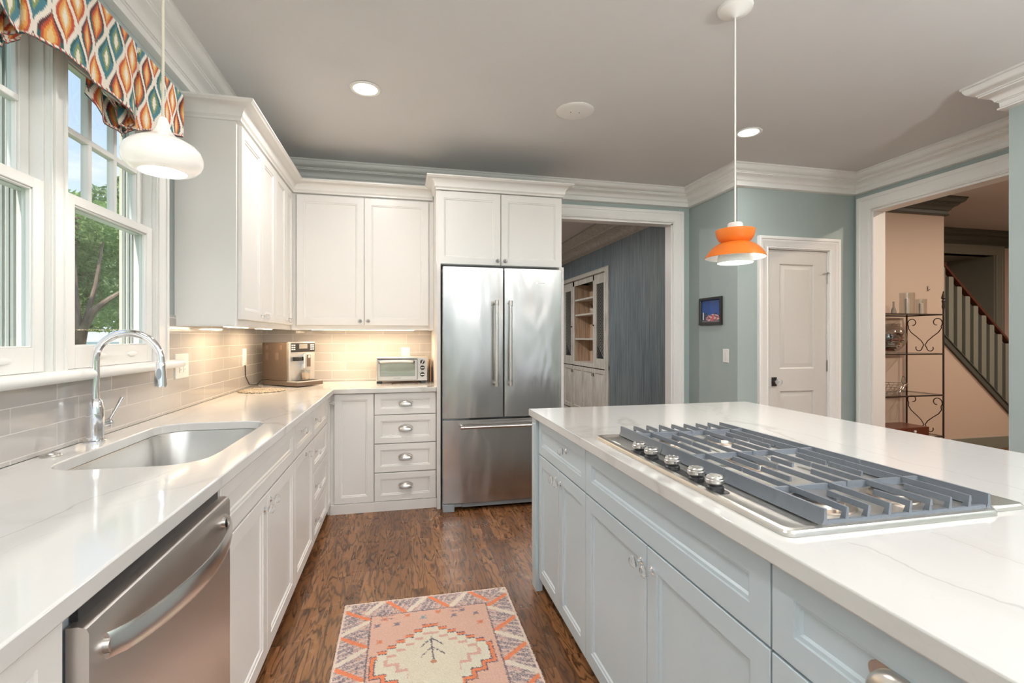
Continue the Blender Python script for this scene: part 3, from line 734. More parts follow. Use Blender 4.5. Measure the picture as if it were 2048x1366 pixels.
r = base_left('sink_cabinet', 1.532, 2.534, 'white sink base cabinet with a long false drawer panel over two doors')
front(r, 'false_drawer', LO, LU, LW, 1.534 + g, 2.533 - g, .70, GZ, cab_white)
front(r, 'door', LO, LU, LW, 1.534 + g, 2.032 - g, .072, .692, cab_white, hand='knob', hp=2.032 - .045, hz=.645)
front(r, 'door', LO, LU, LW, 2.032 + g, 2.533 - g, .072, .692, cab_white, hand='knob', hp=2.032 + .045, hz=.655)
r = base_left('base_cabinet', 2.535, 3.043, 'white base cabinet with one drawer above one door, right after the sink cabinet')
front(r, 'drawer', LO, LU, LW, 2.535 + g, 3.043 - g, .70, GZ, cab_white, rail=.04, hand='knobin', hp=2.74, hz=.800)
front(r, 'door', LO, LU, LW, 2.535 + g, 3.043 - g, .072, .692, cab_white, hand='knob', hp=2.80, hz=.662)
r = base_left('drawer_cabinet', 3.044, 3.585, 'white stack of four drawers with glass knobs on the left run')
for a, b in ((.70, GZ), (.492, .692), (.283, .484), (.072, .275)):
    front(r, 'drawer', LO, LU, LW, 3.044 + g, 3.585 - g, a, b, cab_white, rail=.04, hand='knobin', hp=3.17, hz=(a + b) / 2)
r = empty('corner_cabinet', (-.82, 4.0, 0), 'white corner base cabinet with a narrow door beside the back run', 'base cabinet')
MB().use(cab_white).box(WX + .002, -.521, 3.586, WY - .01, .07, .878).box(WX + .002, -.56, 3.586, WY - .01, 0, .07).box(-.521, -.502, 3.745, 3.765, 0, .878).build('carcass', parent=r)
front(r, 'door', LO, LU, LW, 3.586 + g, 3.738, .072, GZ, cab_white, rail=.035, hand='knob', hp=3.705, hz=.815)
# back run: fronts face -Y, face plane Y = 3.745
BO, BU, BW = (0, 3.765, 0), (1, 0, 0), (0, -1, 0)
r = empty('base_cabinet', (-.33, 4.09, 0), 'white base cabinet with a single tall door, in the corner of the back run', 'base cabinet')
MB().use(cab_white).box(-.520, -.195, 3.766, WY - .01, .07, .878).box(-.50, -.195, 3.735, WY - .01, 0, .068).build('carcass', parent=r)
front(r, 'door', BO, BU, BW, -.474, -.198, .072, GZ, cab_white, rail=.045)
r = empty('drawer_cabinet', (.03, 4.09, 0), 'white stack of four drawers with silver cup pulls beside the refrigerator', 'base cabinet')
MB().use(cab_white).box(-.194, .262, 3.766, WY - .01, .07, .878).box(-.194, .262, 3.735, WY - .01, 0, .068).build('carcass', parent=r)
for a, b in ((.715, GZ), (.500, .708), (.285, .493), (.072, .278)):
    front(r, 'drawer', BO, BU, BW, -.191, .258, a, b, cab_white, rail=.042, hand='cup', hp=.034, hz=(a + b) / 2)

# wall cabinets
def upper(name, box, label):
    x0, x1, y0, y1, z0, z1 = box
    r = empty(name, ((x0 + x1) / 2, (y0 + y1) / 2, z0), label, 'wall cabinet')
    MB().use(cab_white).box(x0, x1, y0, y1, z0 + .018, z1).box(x0, x1 - .02, y0, y0 + .02, z0, z0 + .018).box(x1 - .02, x1, y0, y1, z0, z0 + .018).build('carcass', parent=r)
    return r
UZ = 1.347
UO, UU, UW = (-.838, 0, 0), (0, 1, 0), (1, 0, 0)
r = upper('upper_cabinet', (WX + .001, -.839, 2.80, 3.540, UZ, 2.44), 'white two-door wall cabinet beside the window, its end panel facing the room')
front(r, 'door', UO, UU, UW, 2.825, 3.212, 1.385, 2.405, cab_white, hand='knob', hp=3.185, hz=1.415)
front(r, 'door', UO, UU, UW, 3.216, 3.538, 1.385, 2.405, cab_white, hand='knob', hp=3.243, hz=1.415)
MB().use(cab_white).box(WX + .02, -.845, 2.796, 2.80, 1.352, 1.362).build('light_rail', parent=r)
r = upper('upper_cabinet', (WX + .001, -.839, 3.541, WY - .001, UZ, 2.44), 'white two-door wall cabinet on the left wall, farther into the corner')
front(r, 'door', UO, UU, UW, 3.543, 3.850, 1.385, 2.405, cab_white, hand='knob', hp=3.825, hz=1.415)
front(r, 'door', UO, UU, UW, 3.854, 4.068, 1.385, 2.405, cab_white, rail=.045, hand='knob', hp=3.88, hz=1.415)
VO, VU, VW = (0, 4.090, 0), (1, 0, 0), (0, -1, 0)
r = upper('upper_cabinet', (-.837, .262, 4.091, WY - .001, UZ, 2.44), 'wide white two-door wall cabinet on the back wall above the toaster oven')
front(r, 'door', VO, VU, VW, -.793, -.290, 1.385, 2.405, cab_white, hand='knob', hp=-.318, hz=1.418)
front(r, 'door', VO, VU, VW, -.284, .222, 1.385, 2.405, cab_white, hand='knob', hp=-.256, hz=1.418)
def cabcrown(z0, d=.085, h=.09):
    a = [(-.02, z0), (.006, z0), (.006, z0 + .012), (.012, z0 + .018)]
    for i in range(7):
        t = i / 6; a.append((.016 + (d - .028) * (1 - math.cos(t * PI / 2)), z0 + .022 + (h - .040) * math.sin(t * PI / 2)))
    a += [(d - .006, z0 + h - .012), (d, z0 + h - .009), (d, z0 + h), (-.02, z0 + h)]
    return a
struct('trim_17', MB().use(cab_white).sweep([(WX + .001, 2.798), (-.820, 2.798), (-.820, 4.072), (.255, 4.072)], cabcrown(2.418), side=-1))
# tall refrigerator surround
r = empty('refrigerator_cabinet', (.77, 4.05, 0), 'tall white surround with two-door cupboard and crown above the refrigerator', 'tall cabinet')
MB().use(cab_white).box(.263, .290, 3.690, WY - .01, 0, 1.85).box(1.235, 1.272, 3.72, WY - .01, 0, 1.85).box(.263, 1.272, 3.772, WY - .01, 1.85, 2.44).build('carcass', parent=r)
front(r, 'door', (0, 3.771, 0), VU, VW, .270, .762, 1.853, 2.410, cab_white, hand='knob', hp=.735, hz=1.885)
front(r, 'door', (0, 3.771, 0), VU, VW, .768, 1.266, 1.853, 2.410, cab_white, hand='knob', hp=.795, hz=1.885)
MB().use(cab_white).sweep([(.2635, 4.0), (.2635, 3.750), (1.273, 3.750), (1.273, WY - .16)], cabcrown(2.418, .075, .095), side=-1 if False else -1).build('crown', parent=r)

# ------------------------------------------------------------------ refrigerator
r = empty('refrigerator', (.757, 4.0, 0), 'stainless steel french door refrigerator with bottom freezer drawer', 'refrigerator')
MB().use(grey_pl).box(.302, 1.212, 3.664, 4.36, .03, 1.80).use(black_pl).box(.31, 1.20, 3.64, 3.664, .035, .06).build('body', parent=r)
def slab(x0, x1, z0, z1, yb=3.660, yf=3.598):
    # gently crowned door skin
    m = MB().use(steel_f); loops = []
    n = 10; pts = [(x0, yb)] + [(x0 + (x1 - x0) * i / n, yf - .004 * math.sin(PI * i / n) + (.006 if i in (0, n) else 0)) for i in range(n + 1)] + [(x1, yb)]
    m.loft([[(a, b, z) for a, b in pts] for z in (z0, z1)])
    return m
dl = slab(.300, .752, .690, 1.812).build('door', parent=r, bevel=.002)
dr = slab(.762, 1.213, .690, 1.812).build('door', parent=r, bevel=.002)
df = slab(.300, 1.213, .062, .676).build('freezer_drawer', parent=r, bevel=.002)
for d, x in ((dl, .690), (dr, .795)):
    m = MB().use(steel_h).cyl((x, 3.535, .945), (x, 3.535, 1.560), .0125, 20)
    for z in (.945, 1.545): m.use(nickel).cyl((x, 3.535, z - .018), (x, 3.535, z + .018), .0145, 20).cyl((x, 3.60, z), (x, 3.535, z), .009, 14)
    m.build('handle', parent=d)
m = MB().use(steel_h).cyl((.425, 3.535, .632), (1.09, 3.535, .632), .0125, 20)
for x in (.435, 1.08): m.use(nickel).cyl((x - .012, 3.535, .632), (x + .012, 3.535, .632), .0145, 20).cyl((x, 3.60, .632), (x, 3.535, .632), .009, 14)
m.build('handle', parent=df)
MB().use(grey_pl).box(.31, .50, 3.62, 3.664, .678, .688).build('hinge_cover', parent=r)
MB().use(grey_pl).box(.300, .385, 3.600, 3.75, .0, .058).box(.385, .44, 3.615, 3.70, .03, .056).box(.44, 1.20, 3.63, 3.70, .02, .055).build('kick_grille', parent=r, bevel=.004)
b = MB().use(nickel).box(1.005, 1.095, 3.5915, 3.5955, 1.697, 1.712).build('badge', parent=dr)
text('badge_lettering', 'KitchenAid', .0125, black_pl, b, Matrix.Translation(Vector((1.05, 3.5912, 1.7045)) - WL[b.name]) @ Matrix.Rotation(PI / 2, 4, 'X'), .0003)

# ------------------------------------------------------------------ countertops
R = .11
L_out = [(WX + .008, -.75), (-.475, -.75), (-.475, 3.745 - .025), (-.475, 3.720), (.262, 3.720), (.262, WY - .008), (WX + .008, WY - .008)]
L_out = [p for i, p in enumerate(L_out) if i != 2]
hole = rrect(-1.003, -.583, 1.622, 2.402, R, 10)
c = MB().use(quartz_m).plate(L_out, [hole], .878, .914).build('countertop', bevel=.004)
top(c, 'white quartz L shaped countertop with grey veins holding the sink', 'countertop')
# undermount sink bowl
r = empty('sink', (-.793, 2.012, .66), 'undermount stainless steel sink bowl set in the left counter', 'sink')
loops = []
for ins, z, rr in ((-.016, .8775, R), (-.002, .8775, R), (.0, .872, R), (.004, .70, R - .01), (.014, .672, R - .02), (.05, .662, R - .04), (.14, .660, .06)):
    loops.append([(a, b_, z) for a, b_ in rrect(-1.003 + ins, -.583 - ins, 1.622 + ins, 2.402 - ins, max(rr - max(ins, 0) * .3, .03), 10)])
MB().use(steel_s).loft(loops, cap0=False).build('bowl', parent=r)
MB().use(chrome).lathe([(.0, .001), (.028, .001), (.040, .003), (.045, .001), (.045, -.001)], (-.79, 2.01, .6605), n=28).build('drain', parent=r)
# faucet
r = empty('faucet', (-1.072, 2.042, .914), 'tall chrome gooseneck faucet with pull-down spray head and side lever', 'faucet')
fx, fy = -1.072, 2.042
MB().use(chrome).lathe([(0, .914), (.034, .914), (.034, .919), (.027, .922), (.0255, .930), (.0265, .96), (.027, 1.00), (.0265, 1.03), (.023, 1.055), (.018, 1.066), (.0165, 1.07), (0, 1.07)], (fx, fy, 0), n=36).build('body', parent=r)
d = Vector((.97, .10, 0)).normalized(); Rr = .100; ztop = 1.205
pth = [Vector((fx, fy, 1.066)), Vector((fx, fy, 1.14))] + [Vector((fx, fy, ztop)) + d * (Rr - Rr * math.cos(t)) + Vector((0, 0, Rr * math.sin(t))) for t in [PI * i / 20 for i in range(20)]]
end = Vector((fx, fy, ztop)) + d * (2 * Rr)
pth += [end + Vector((0, 0, .004)), end + d * .001 + Vector((0, 0, -.012))]
MB().use(chrome).tube(pth, .0135, 20).build('spout', parent=r)
h = MB().use(chrome).lathe([(0, .0), (.0145, .0), (.0160, -.004), (.0165, -.020), (.021, -.075), (.0215, -.088), (.0185, -.092), (0, -.092)], tuple(end + Vector((0, 0, -.008))), n=28)
h.build('spray_head', parent=r)
sd = Vector((-d.y, d.x, 0)) * -1
MB().use(grey_pl).loft([[end + Vector((0, 0, -.050)) + sd * .0185 * k + d * (.008 * math.cos(t)) + Vector((0, 0, .020 * math.sin(t))) - sd * 0 for t in [2 * PI * i / 16 for i in range(16)]] for k in (.6, 1.2)]).build('spray_button', parent=r)
hd = Vector((.35, .94, 0)).normalized()
hb = Vector((fx, fy, .975)) + hd * .02
MB().use(chrome).cyl(hb, hb + hd * .030, .013, 18).cyl(hb + hd * .030, hb + hd * .035, .0155, 18).tube([hb + hd * .028, hb + hd * .036 + Vector((0, 0, .012)), hb + hd * .062 + Vector((0, 0, .050)), hb + hd * .085 + Vector((0, 0, .085))], [.006, .0055, .0055, .0075], 12).build('lever', parent=r)
a = MB().use(nickel).lathe([(0, .914), (.028, .914), (.0285, .917), (.026, .920), (.013, .9205), (.012, .924), (.004, .925), (0, .925)], (-1.078, 1.825, 0), n=32).build('air_switch_button')
top(a, 'small round chrome button set in the counter behind the sink', 'air switch')

# ------------------------------------------------------------------ dishwasher
r = empty('dishwasher', (-.80, 1.205, 0), 'stainless steel dishwasher with a wide bowed handle under the left counter', 'dishwasher')
MB().use(grey_pl).box(-1.10, -.512, .892, 1.520, .02, .868).use(black_pl).box(-.55, -.512, .90, 1.515, 0, .09).build('tub', parent=r)
dn = MB().use(steel_d)
dn.loft([[(x, y, z) for x, z in ((-.505, .10), (-.476, .10), (-.4735, .106), (-.4735, .828), (-.477, .836), (-.488, .840), (-.505, .840))] for y in (.886, 1.527)])
dn = dn.build('door', parent=r)
MB().use(black_pl).box(-.510, -.4985, .905, 1.508, .840, .862).use(steel_h).box(-.512, -.506, .89, 1.523, .862, .872).build('control_strip', parent=dn)
n = 24; loops = []
for i in range(n + 1):
    t = i / n; y = .925 + .555 * t; s_ = math.sin(PI * t) ** .62 if 0 < t < 1 else 0
    x = -.470 + .060 * s_; zc = .785 - .004 * s_; hh = .022 + .003 * s_
    loops.append([(x + .006 * math.cos(q) , y, zc + hh * math.sin(q)) for q in [2 * PI * k / 14 for k in range(14)]])
MB().use(steel_h).loft(loops).cyl((-.474, .932, .785), (-.464, .932, .785), .014, 12).cyl((-.474, 1.472, .785), (-.464, 1.472, .785), .014, 12).build('handle', parent=dn)

# ------------------------------------------------------------------ island
IO, IU, IW = (.702, 0, 0), (0, 1, 0), (-1, 0, 0)
def base_isl(y0, y1, label):
    r = empty('island_cabinet', (1.2, (y0 + y1) / 2, 0), label, 'island cabinet')
    MB().use(isl_m).box(.7021, 1.93, y0, y1, .07, .878).box(.75, 1.90, y0, y1, 0, .07).build('carcass', parent=r)
    return r
r = base_isl(1.741, 2.445, 'blue grey island cabinet at the far end, with corner post, one drawer and two doors')
MB().use(isl_m).box(.668, .702, 2.386, 2.458, 0, .878).panel((.668, 0, 0), IU, IW, 2.386, 2.458, .10, .86, [(.012, 0), (.012, .004), (.016, .006), (.020, .006)]).box(.702, 1.93, 2.445, 2.458, 0, .878).build('corner_post', parent=r)
front(r, 'drawer', IO, IU, IW, 1.743, 2.381, .702, GZ, isl_m, rail=.045, hand='knobin', hp=1.99, hz=.800)
front(r, 'door', IO, IU, IW, 1.743, 2.062, .072, .696, isl_m, rail=.050, hand='knob', hp=2.062 - .030, hz=.650)
front(r, 'door', IO, IU, IW, 2.066, 2.381, .072, .696, isl_m, rail=.050, hand='knob', hp=2.066 + .030, hz=.650)
r = base_isl(.791, 1.740, 'blue grey island cabinet under the cooktop, with a long false drawer above two doors')
front(r, 'false_drawer', IO, IU, IW, .793, 1.738, .702, GZ, isl_m, rail=.055)
front(r, 'door', IO, IU, IW, .793, 1.266, .072, .696, isl_m, hand='knob', hp=1.266 - .030, hz=.640)
front(r, 'door', IO, IU, IW, 1.270, 1.738, .072, .696, isl_m, hand='knob', hp=1.270 + .030, hz=.640)
r = base_isl(-.10, .790, 'blue grey island drawer cabinet nearest the camera, with a silver cup pull')
for a, b in ((.702, GZ), (.390, .696), (.072, .384)):
    front(r, 'drawer', IO, IU, IW, .305, .788, a, b, isl_m, hand='cup', hp=.545, hz=(a + b) / 2)
c = MB().use(quartz_m).plate([(.655, -.5), (1.968, -.5), (1.968, 2.485), (.655, 2.485)], [], .878, .914).build('island_countertop', bevel=.004)
top(c, 'white quartz slab with soft grey veins topping the blue island', 'countertop')

# ------------------------------------------------------------------ cooktop
Y0, Y1, X0, X1 = .772, 1.700, .703, 1.236
r = empty('gas_cooktop', ((X0 + X1) / 2, (Y0 + Y1) / 2, .914), 'stainless steel gas cooktop with cast iron grates set in the island', 'cooktop')
lp = []
for ins, z in ((.0, .9145), (.0, .9215), (.003, .926), (.010, .9275), (.016, .9270), (.022, .9235), (.05, .9225)):
    lp.append([(a, b_, z) for a, b_ in rrect(X0 + ins, X1 - ins, Y0 + ins, Y1 - ins, .02, 6)])
MB().use(steel_c).loft(lp).build('tray', parent=r)
MB().use(black_pl).loft([[(a, b_, z) for a, b_ in rrect(.716, .757, 1.000, 1.455, .012, 4)] for z in (.9225, .9242)]).build('control_strip', parent=r)
for y in (1.417, 1.340, 1.225, 1.113, 1.036):
    m = MB().use(black_pl).lathe([(0, .9242), (.021, .9242), (.020, .932), (.0155, .936), (.0155, .940), (0, .940)], (.737, y, 0), n=28)
    m.use(nickel).lathe([(0, .939), (.0195, .939), (.0220, .942), (.0220, .949), (.0198, .951), (.0198, .9545), (.0175, .9575), (0, .958)], (.737, y, 0), n=28)
    for k in range(8):
        a = 2 * PI * k / 8; m.use(chrome).box(.737 + .0150 * math.cos(a) - .0015, .737 + .0150 * math.cos(a) + .0015, y + .0150 * math.sin(a) - .0015, y + .0150 * math.sin(a) + .0015, .9565, .9587)
    m.build('knob', parent=r)
MB().use(plastic_w).box(.722, .734, 1.545, 1.600, .9234, .9240).build('badge', parent=r)
# downdraft strip behind
d = MB().use(steel_c).loft([[(a, b_, z) for a, b_ in rrect(1.243 + i, 1.335 - i, .790 + i, 1.69 - i, .012, 4)] for i, z in ((0, .9145), (0, .922), (.003, .926), (.006, .9265))]).build('downdraft_vent')
top(d, 'narrow stainless downdraft vent strip behind the cooktop', 'vent')
# burners
capm = mat('burner_cap_enamel', (.14, .14, .15), .35); brass = mat('burner_ring_metal', (.58, .50, .42), .3, 1)
for x, y, q in ((.90, 1.51, .036), (1.10, 1.51, .045), (.985, 1.22, .055), (.90, .905, .052), (1.10, .905, .040)):
    b = MB().use(brass).lathe([(0, .9226), (q * 1.45, .9226), (q * 1.40, .925), (q * 1.05, .926), (q * 1.0, .934), (q * .9, .936), (0, .936)], (x, y, 0), n=36)
    b.use(capm).lathe([(0, .936), (q * .86, .936), (q * .88, .939), (q * .80, .9435), (0, .9445)], (x, y, 0), n=36)
    b.build('burner', parent=r)
# grates: three sections; fins along Y on bars across X
ZT, ZB = .9570, .9250
def fin(m, x, ya, yb, zt0, zt1, th=.0062, zb=None):
    """tapered blade along Y: wide foot, narrow top"""
    zb0 = zt0 - .012 if zb is None else zb; zb1 = zt1 - .012 if zb is None else zb
    m.loft([[(x - th * .8, y, z0), (x + th * .8, y, z0), (x + th * .45, y, z1), (x - th * .45, y, z1)] for y, z0, z1 in ((ya, zb0, zt0), (yb, zb1, zt1))])
secs = [(1.392, 1.686), (1.090, 1.386), (.787, 1.084)]
xs = [.803 + (1.222 - .803) * i / 8 for i in range(9)]
for si, (ya, yb) in enumerate(secs):
    m = MB().use(cast); cb = (1.558, 1.246, .936)[si]
    for x in (xs[0], xs[8]):
        sg = -1 if x < 1 else 1
        m.loft([[(x - .009, y, ZB), (x + .009, y, ZB), (x + .0035, y, ZB + .012), (x + .0030, y, ZT), (x - .0030, y, ZT), (x - .0035, y, ZB + .012)] for y in (ya, yb)])
    m.loft([[(x, cb - .006, ZT - .018), (x, cb + .006, ZT - .018), (x, cb + .004, ZT - .003), (x, cb - .004, ZT - .003)] for x in (xs[0], xs[8])])
    if si != 1:
        y_, sgn = (yb, -1) if si == 0 else (ya, 1)
        m.loft([[(x, y_, ZB), (x, y_ + sgn * .012, ZB), (x, y_ + sgn * .009, ZB + .008), (x, y_ + sgn * .002, ZB + .008)] for x in (xs[0], xs[8])])
        for x in xs[1:8]:
            m.loft([[(x - .0045, y_ + sgn * .002, ZB), (x + .0045, y_ + sgn * .002, ZB), (x + .0045, y_ + sgn * .016, ZB), (x - .0045, y_ + sgn * .016, ZB)], [(x - .0025, y_, ZT), (x + .0025, y_, ZT), (x + .0025, y_ + sgn * .007, ZT - .003), (x - .0025, y_ + sgn * .007, ZT - .003)]])
    for k in range(1, 8):
        x = xs[k]
        if k % 2 == 0 and k != 4:
            fin(m, x, ya if si == 2 else ya + .004, cb - .052, ZT, ZT, .0048, None); fin(m, x, cb + .052, yb, ZT, ZT, .0048, None)
        elif k == 4:
            fin(m, x, cb - .006, yb if si == 0 else yb - .05, ZT, ZT, .0048, None)
            fin(m, x, ya if si == 2 else ya + .004, ya + .08, ZT, ZT, .0048, None)
        else:
            fin(m, x, ya, yb, ZT, ZT, .0048, None)
    m.build('grate', parent=r)

# ------------------------------------------------------------------ rug
def hexc(h): return tuple(((int(h[i:i + 2], 16) / 255) ** 2.2) for i in (0, 2, 4))
def rug():
    x0, x1, y0, y1 = -.262, .525, .95, 2.452; st = .0034
    nx = int((x1 - x0) / st); ny = int((y1 - y0) / st)
    rs = np.random.RandomState(3)
    U, V = np.meshgrid(np.linspace(0, x1 - x0, nx + 1), np.linspace(0, y1 - y0, ny + 1), indexing='ij')   # V from far edge
    Wd, Ln = x1 - x0, y1 - y0
    cxs = .388
    jit = rs.normal(0, .0018, U.shape)
    u = U + jit; v = V + rs.normal(0, .0018, U.shape)
    C = np.zeros(U.shape + (3,))
    pink, orange_, cream, grey, rose, dk = map(np.array, map(hexc, ('e2b9a6', 'ef8f66', 'e9dccb', '8a7f86', 'ddae9f', '6e6570')))
    def setc(mask, c): C[mask] = c
    C[:] = pink
    bw = .130
    db = np.minimum(np.minimum(u, Wd - u), np.minimum(v, Ln - v)); border = db < bw
    # border zigzags: coordinate along the border
    horiz = (np.minimum(v, Ln - v) <= np.minimum(u, Wd - u))
    sA = np.where(horiz, u - cxs, v - .06); q = np.where(horiz, np.minimum(v, Ln - v), np.minimum(u, Wd - u)) / bw
    per = .20
    ph = np.mod(sA, per) / per
    mott = rs.rand(*U.shape)
    base = np.where(mott[..., None] < .52, grey, np.where(mott[..., None] < .8, np.array(hexc('b9a5a3')), np.array(hexc('dcc3b6'))))
    # coarse speckle rows
    blk = rs.rand(nx // 3 + 2, ny // 3 + 2)[np.arange(nx + 1)[:, None] // 3, np.arange(ny + 1)[None, :] // 3]
    stripe = np.mod(sA * 1.0 + (q * bw) * .45, .032) / .032
    base = np.where(((stripe < .38) & (blk > .25))[..., None], np.array(hexc('ddc5b9')), base)
    C[border] = base[border]
    zz = np.abs(ph - .5) * 2             # 0..1..0 triangle
    dl = np.abs(q - np.clip((ph) * 2, 0, 1)); ol = (ph < .5) & (np.abs(q - ph * 2) < .13)
    cl = (ph >= .5) & (np.abs(q - (1 - (ph - .5) * 2)) < .15)
    setc(border & cl, cream); setc(border & ol, orange_)
    tri = border & (ph > .15) & (ph < .85) & (q > .55) & (mott < .5); setc(tri & (stripe > .5) & ~ol & ~cl, rose)
    setc(border & (db < .012), np.array(hexc('ead3c4')))
    setc((db > bw - .004) & (db < bw + .002), dk * .9 + pink * .1)
    # small motifs in the field
    def motif(cx, cy, col, r=.013):
        m_ = (np.abs(u - cx) + np.abs(v - cy) < r) & ~(np.abs(u - cx) + np.abs(v - cy) < r * .4); setc(m_ & ~border, col)
        x_ = (np.abs(np.abs(u - cx) - np.abs(v - cy)) < .0035) & (np.maximum(np.abs(u - cx), np.abs(v - cy)) < r * 1.1) & ~border; setc(x_, col)
    C1, C2, C3 = np.array(hexc('8f7f86')), np.array(hexc('df8a68')), np.array(hexc('8fa3a8'))
    for cx, cy, col in ((.16, .21, C1), (.245, .215, C1), (.19, .165, C2), (.29, .155, C2), (.36, .185, C3), (.43, .155, C2), (.50, .20, C1), (.54, .165, C1), (.60, .205, C1), (.61, .28, C2), (.175, .33, C2), (.49, .16, rose)): motif(cx, cy, col)
    for cx in (.20, .52): setc((np.abs(u - cx) < .032) & (np.abs(np.abs(v - .152) - .013) < .003) & ~border, C1)
    # stepped medallion, nested
    mc = Ln / 2
    vv = np.where(v > mc, Ln - v, v); a_ = np.abs(u - cxs)
    def med(top_, hw, step, rise):
        k = np.floor((vv - top_) / rise); lim = .034 + k * step
        return (vv > top_) & (a_ < np.minimum(lim, hw))
    def shrink(k): return (vv > .57)
    def body(off):
        m1 = med(.244 + off, .248 - off * .9, .037, .030)
        # waist below: narrows in again after the widest part
        k = np.floor((vv - (.56 - off)) / .040); lim2 = .248 - off * .9 - np.maximum(k + 1, 0) * .045
        return m1 & ((vv < .56 - off) | (a_ < np.maximum(lim2, .10)))
    setc(body(0) & ~border, dk); setc(body(.0045) & ~border, orange_); setc(body(.020) & ~border, dk); setc(body(.0245) & ~border, np.array(hexc('e6dfcb')))
    setc(body(.062) & ~border, rose); setc(body(.078) & ~border, np.array(hexc('e6dcc6')))
    # little tree
    tz = v - .335
    setc((a_ < .0028) & (tz > 0) & (tz < .16), dk)
    for t0 in (.015, .075): setc((np.abs(tz - t0 - a_ * 1.15) < .0040) & (a_ < .048), dk)
    setc((a_ + np.abs(tz - .168) < .015), np.array(hexc('c98f70')))
    # fringe / wobbly edge
    Xg = x0 + U; Yg = y1 - V
    ed = (rs.rand(nx + 1, ny + 1) - .5)
    Xg[0, :] += ed[0, :] * .008; Xg[-1, :] += ed[-1, :] * .010; Yg[:, 0] += ed[:, 0] * .003
    Xg += .012 * np.sin(V * 3) * (U / Wd) * 0 
    skew = (U / Wd) * .0 
    Z = .0075 + rs.rand(nx + 1, ny + 1) * .0022
    Z[0, :] = Z[-1, :] = Z[:, 0] = Z[:, -1] = .001
    C *= (.93 + .14 * rs.rand(nx + 1, ny + 1))[..., None]
    m = MB().use(attr_mat('woven_rug_pile', .95, 700, .5))
    m.v = list(zip(Xg.ravel().tolist(), Yg.ravel().tolist(), Z.ravel().tolist()))
    idx = np.arange((nx + 1) * (ny + 1)).reshape(nx + 1, ny + 1)
    F = np.stack([idx[:-1, :-1], idx[:-1, 1:], idx[1:, 1:], idx[1:, :-1]], -1).reshape(-1, 4)
    m.f = [tuple(q_) for q_ in F.tolist()]; m.m = [0] * len(m.f)
    m.col = np.concatenate([C.reshape(-1, 3), np.ones(((nx + 1) * (ny + 1), 1))], 1)
    o = m.build('woven_rug', smooth=0)
    top(o, 'faded pink and orange patterned rug on the wooden floor between the cabinets', 'rug')
rug()

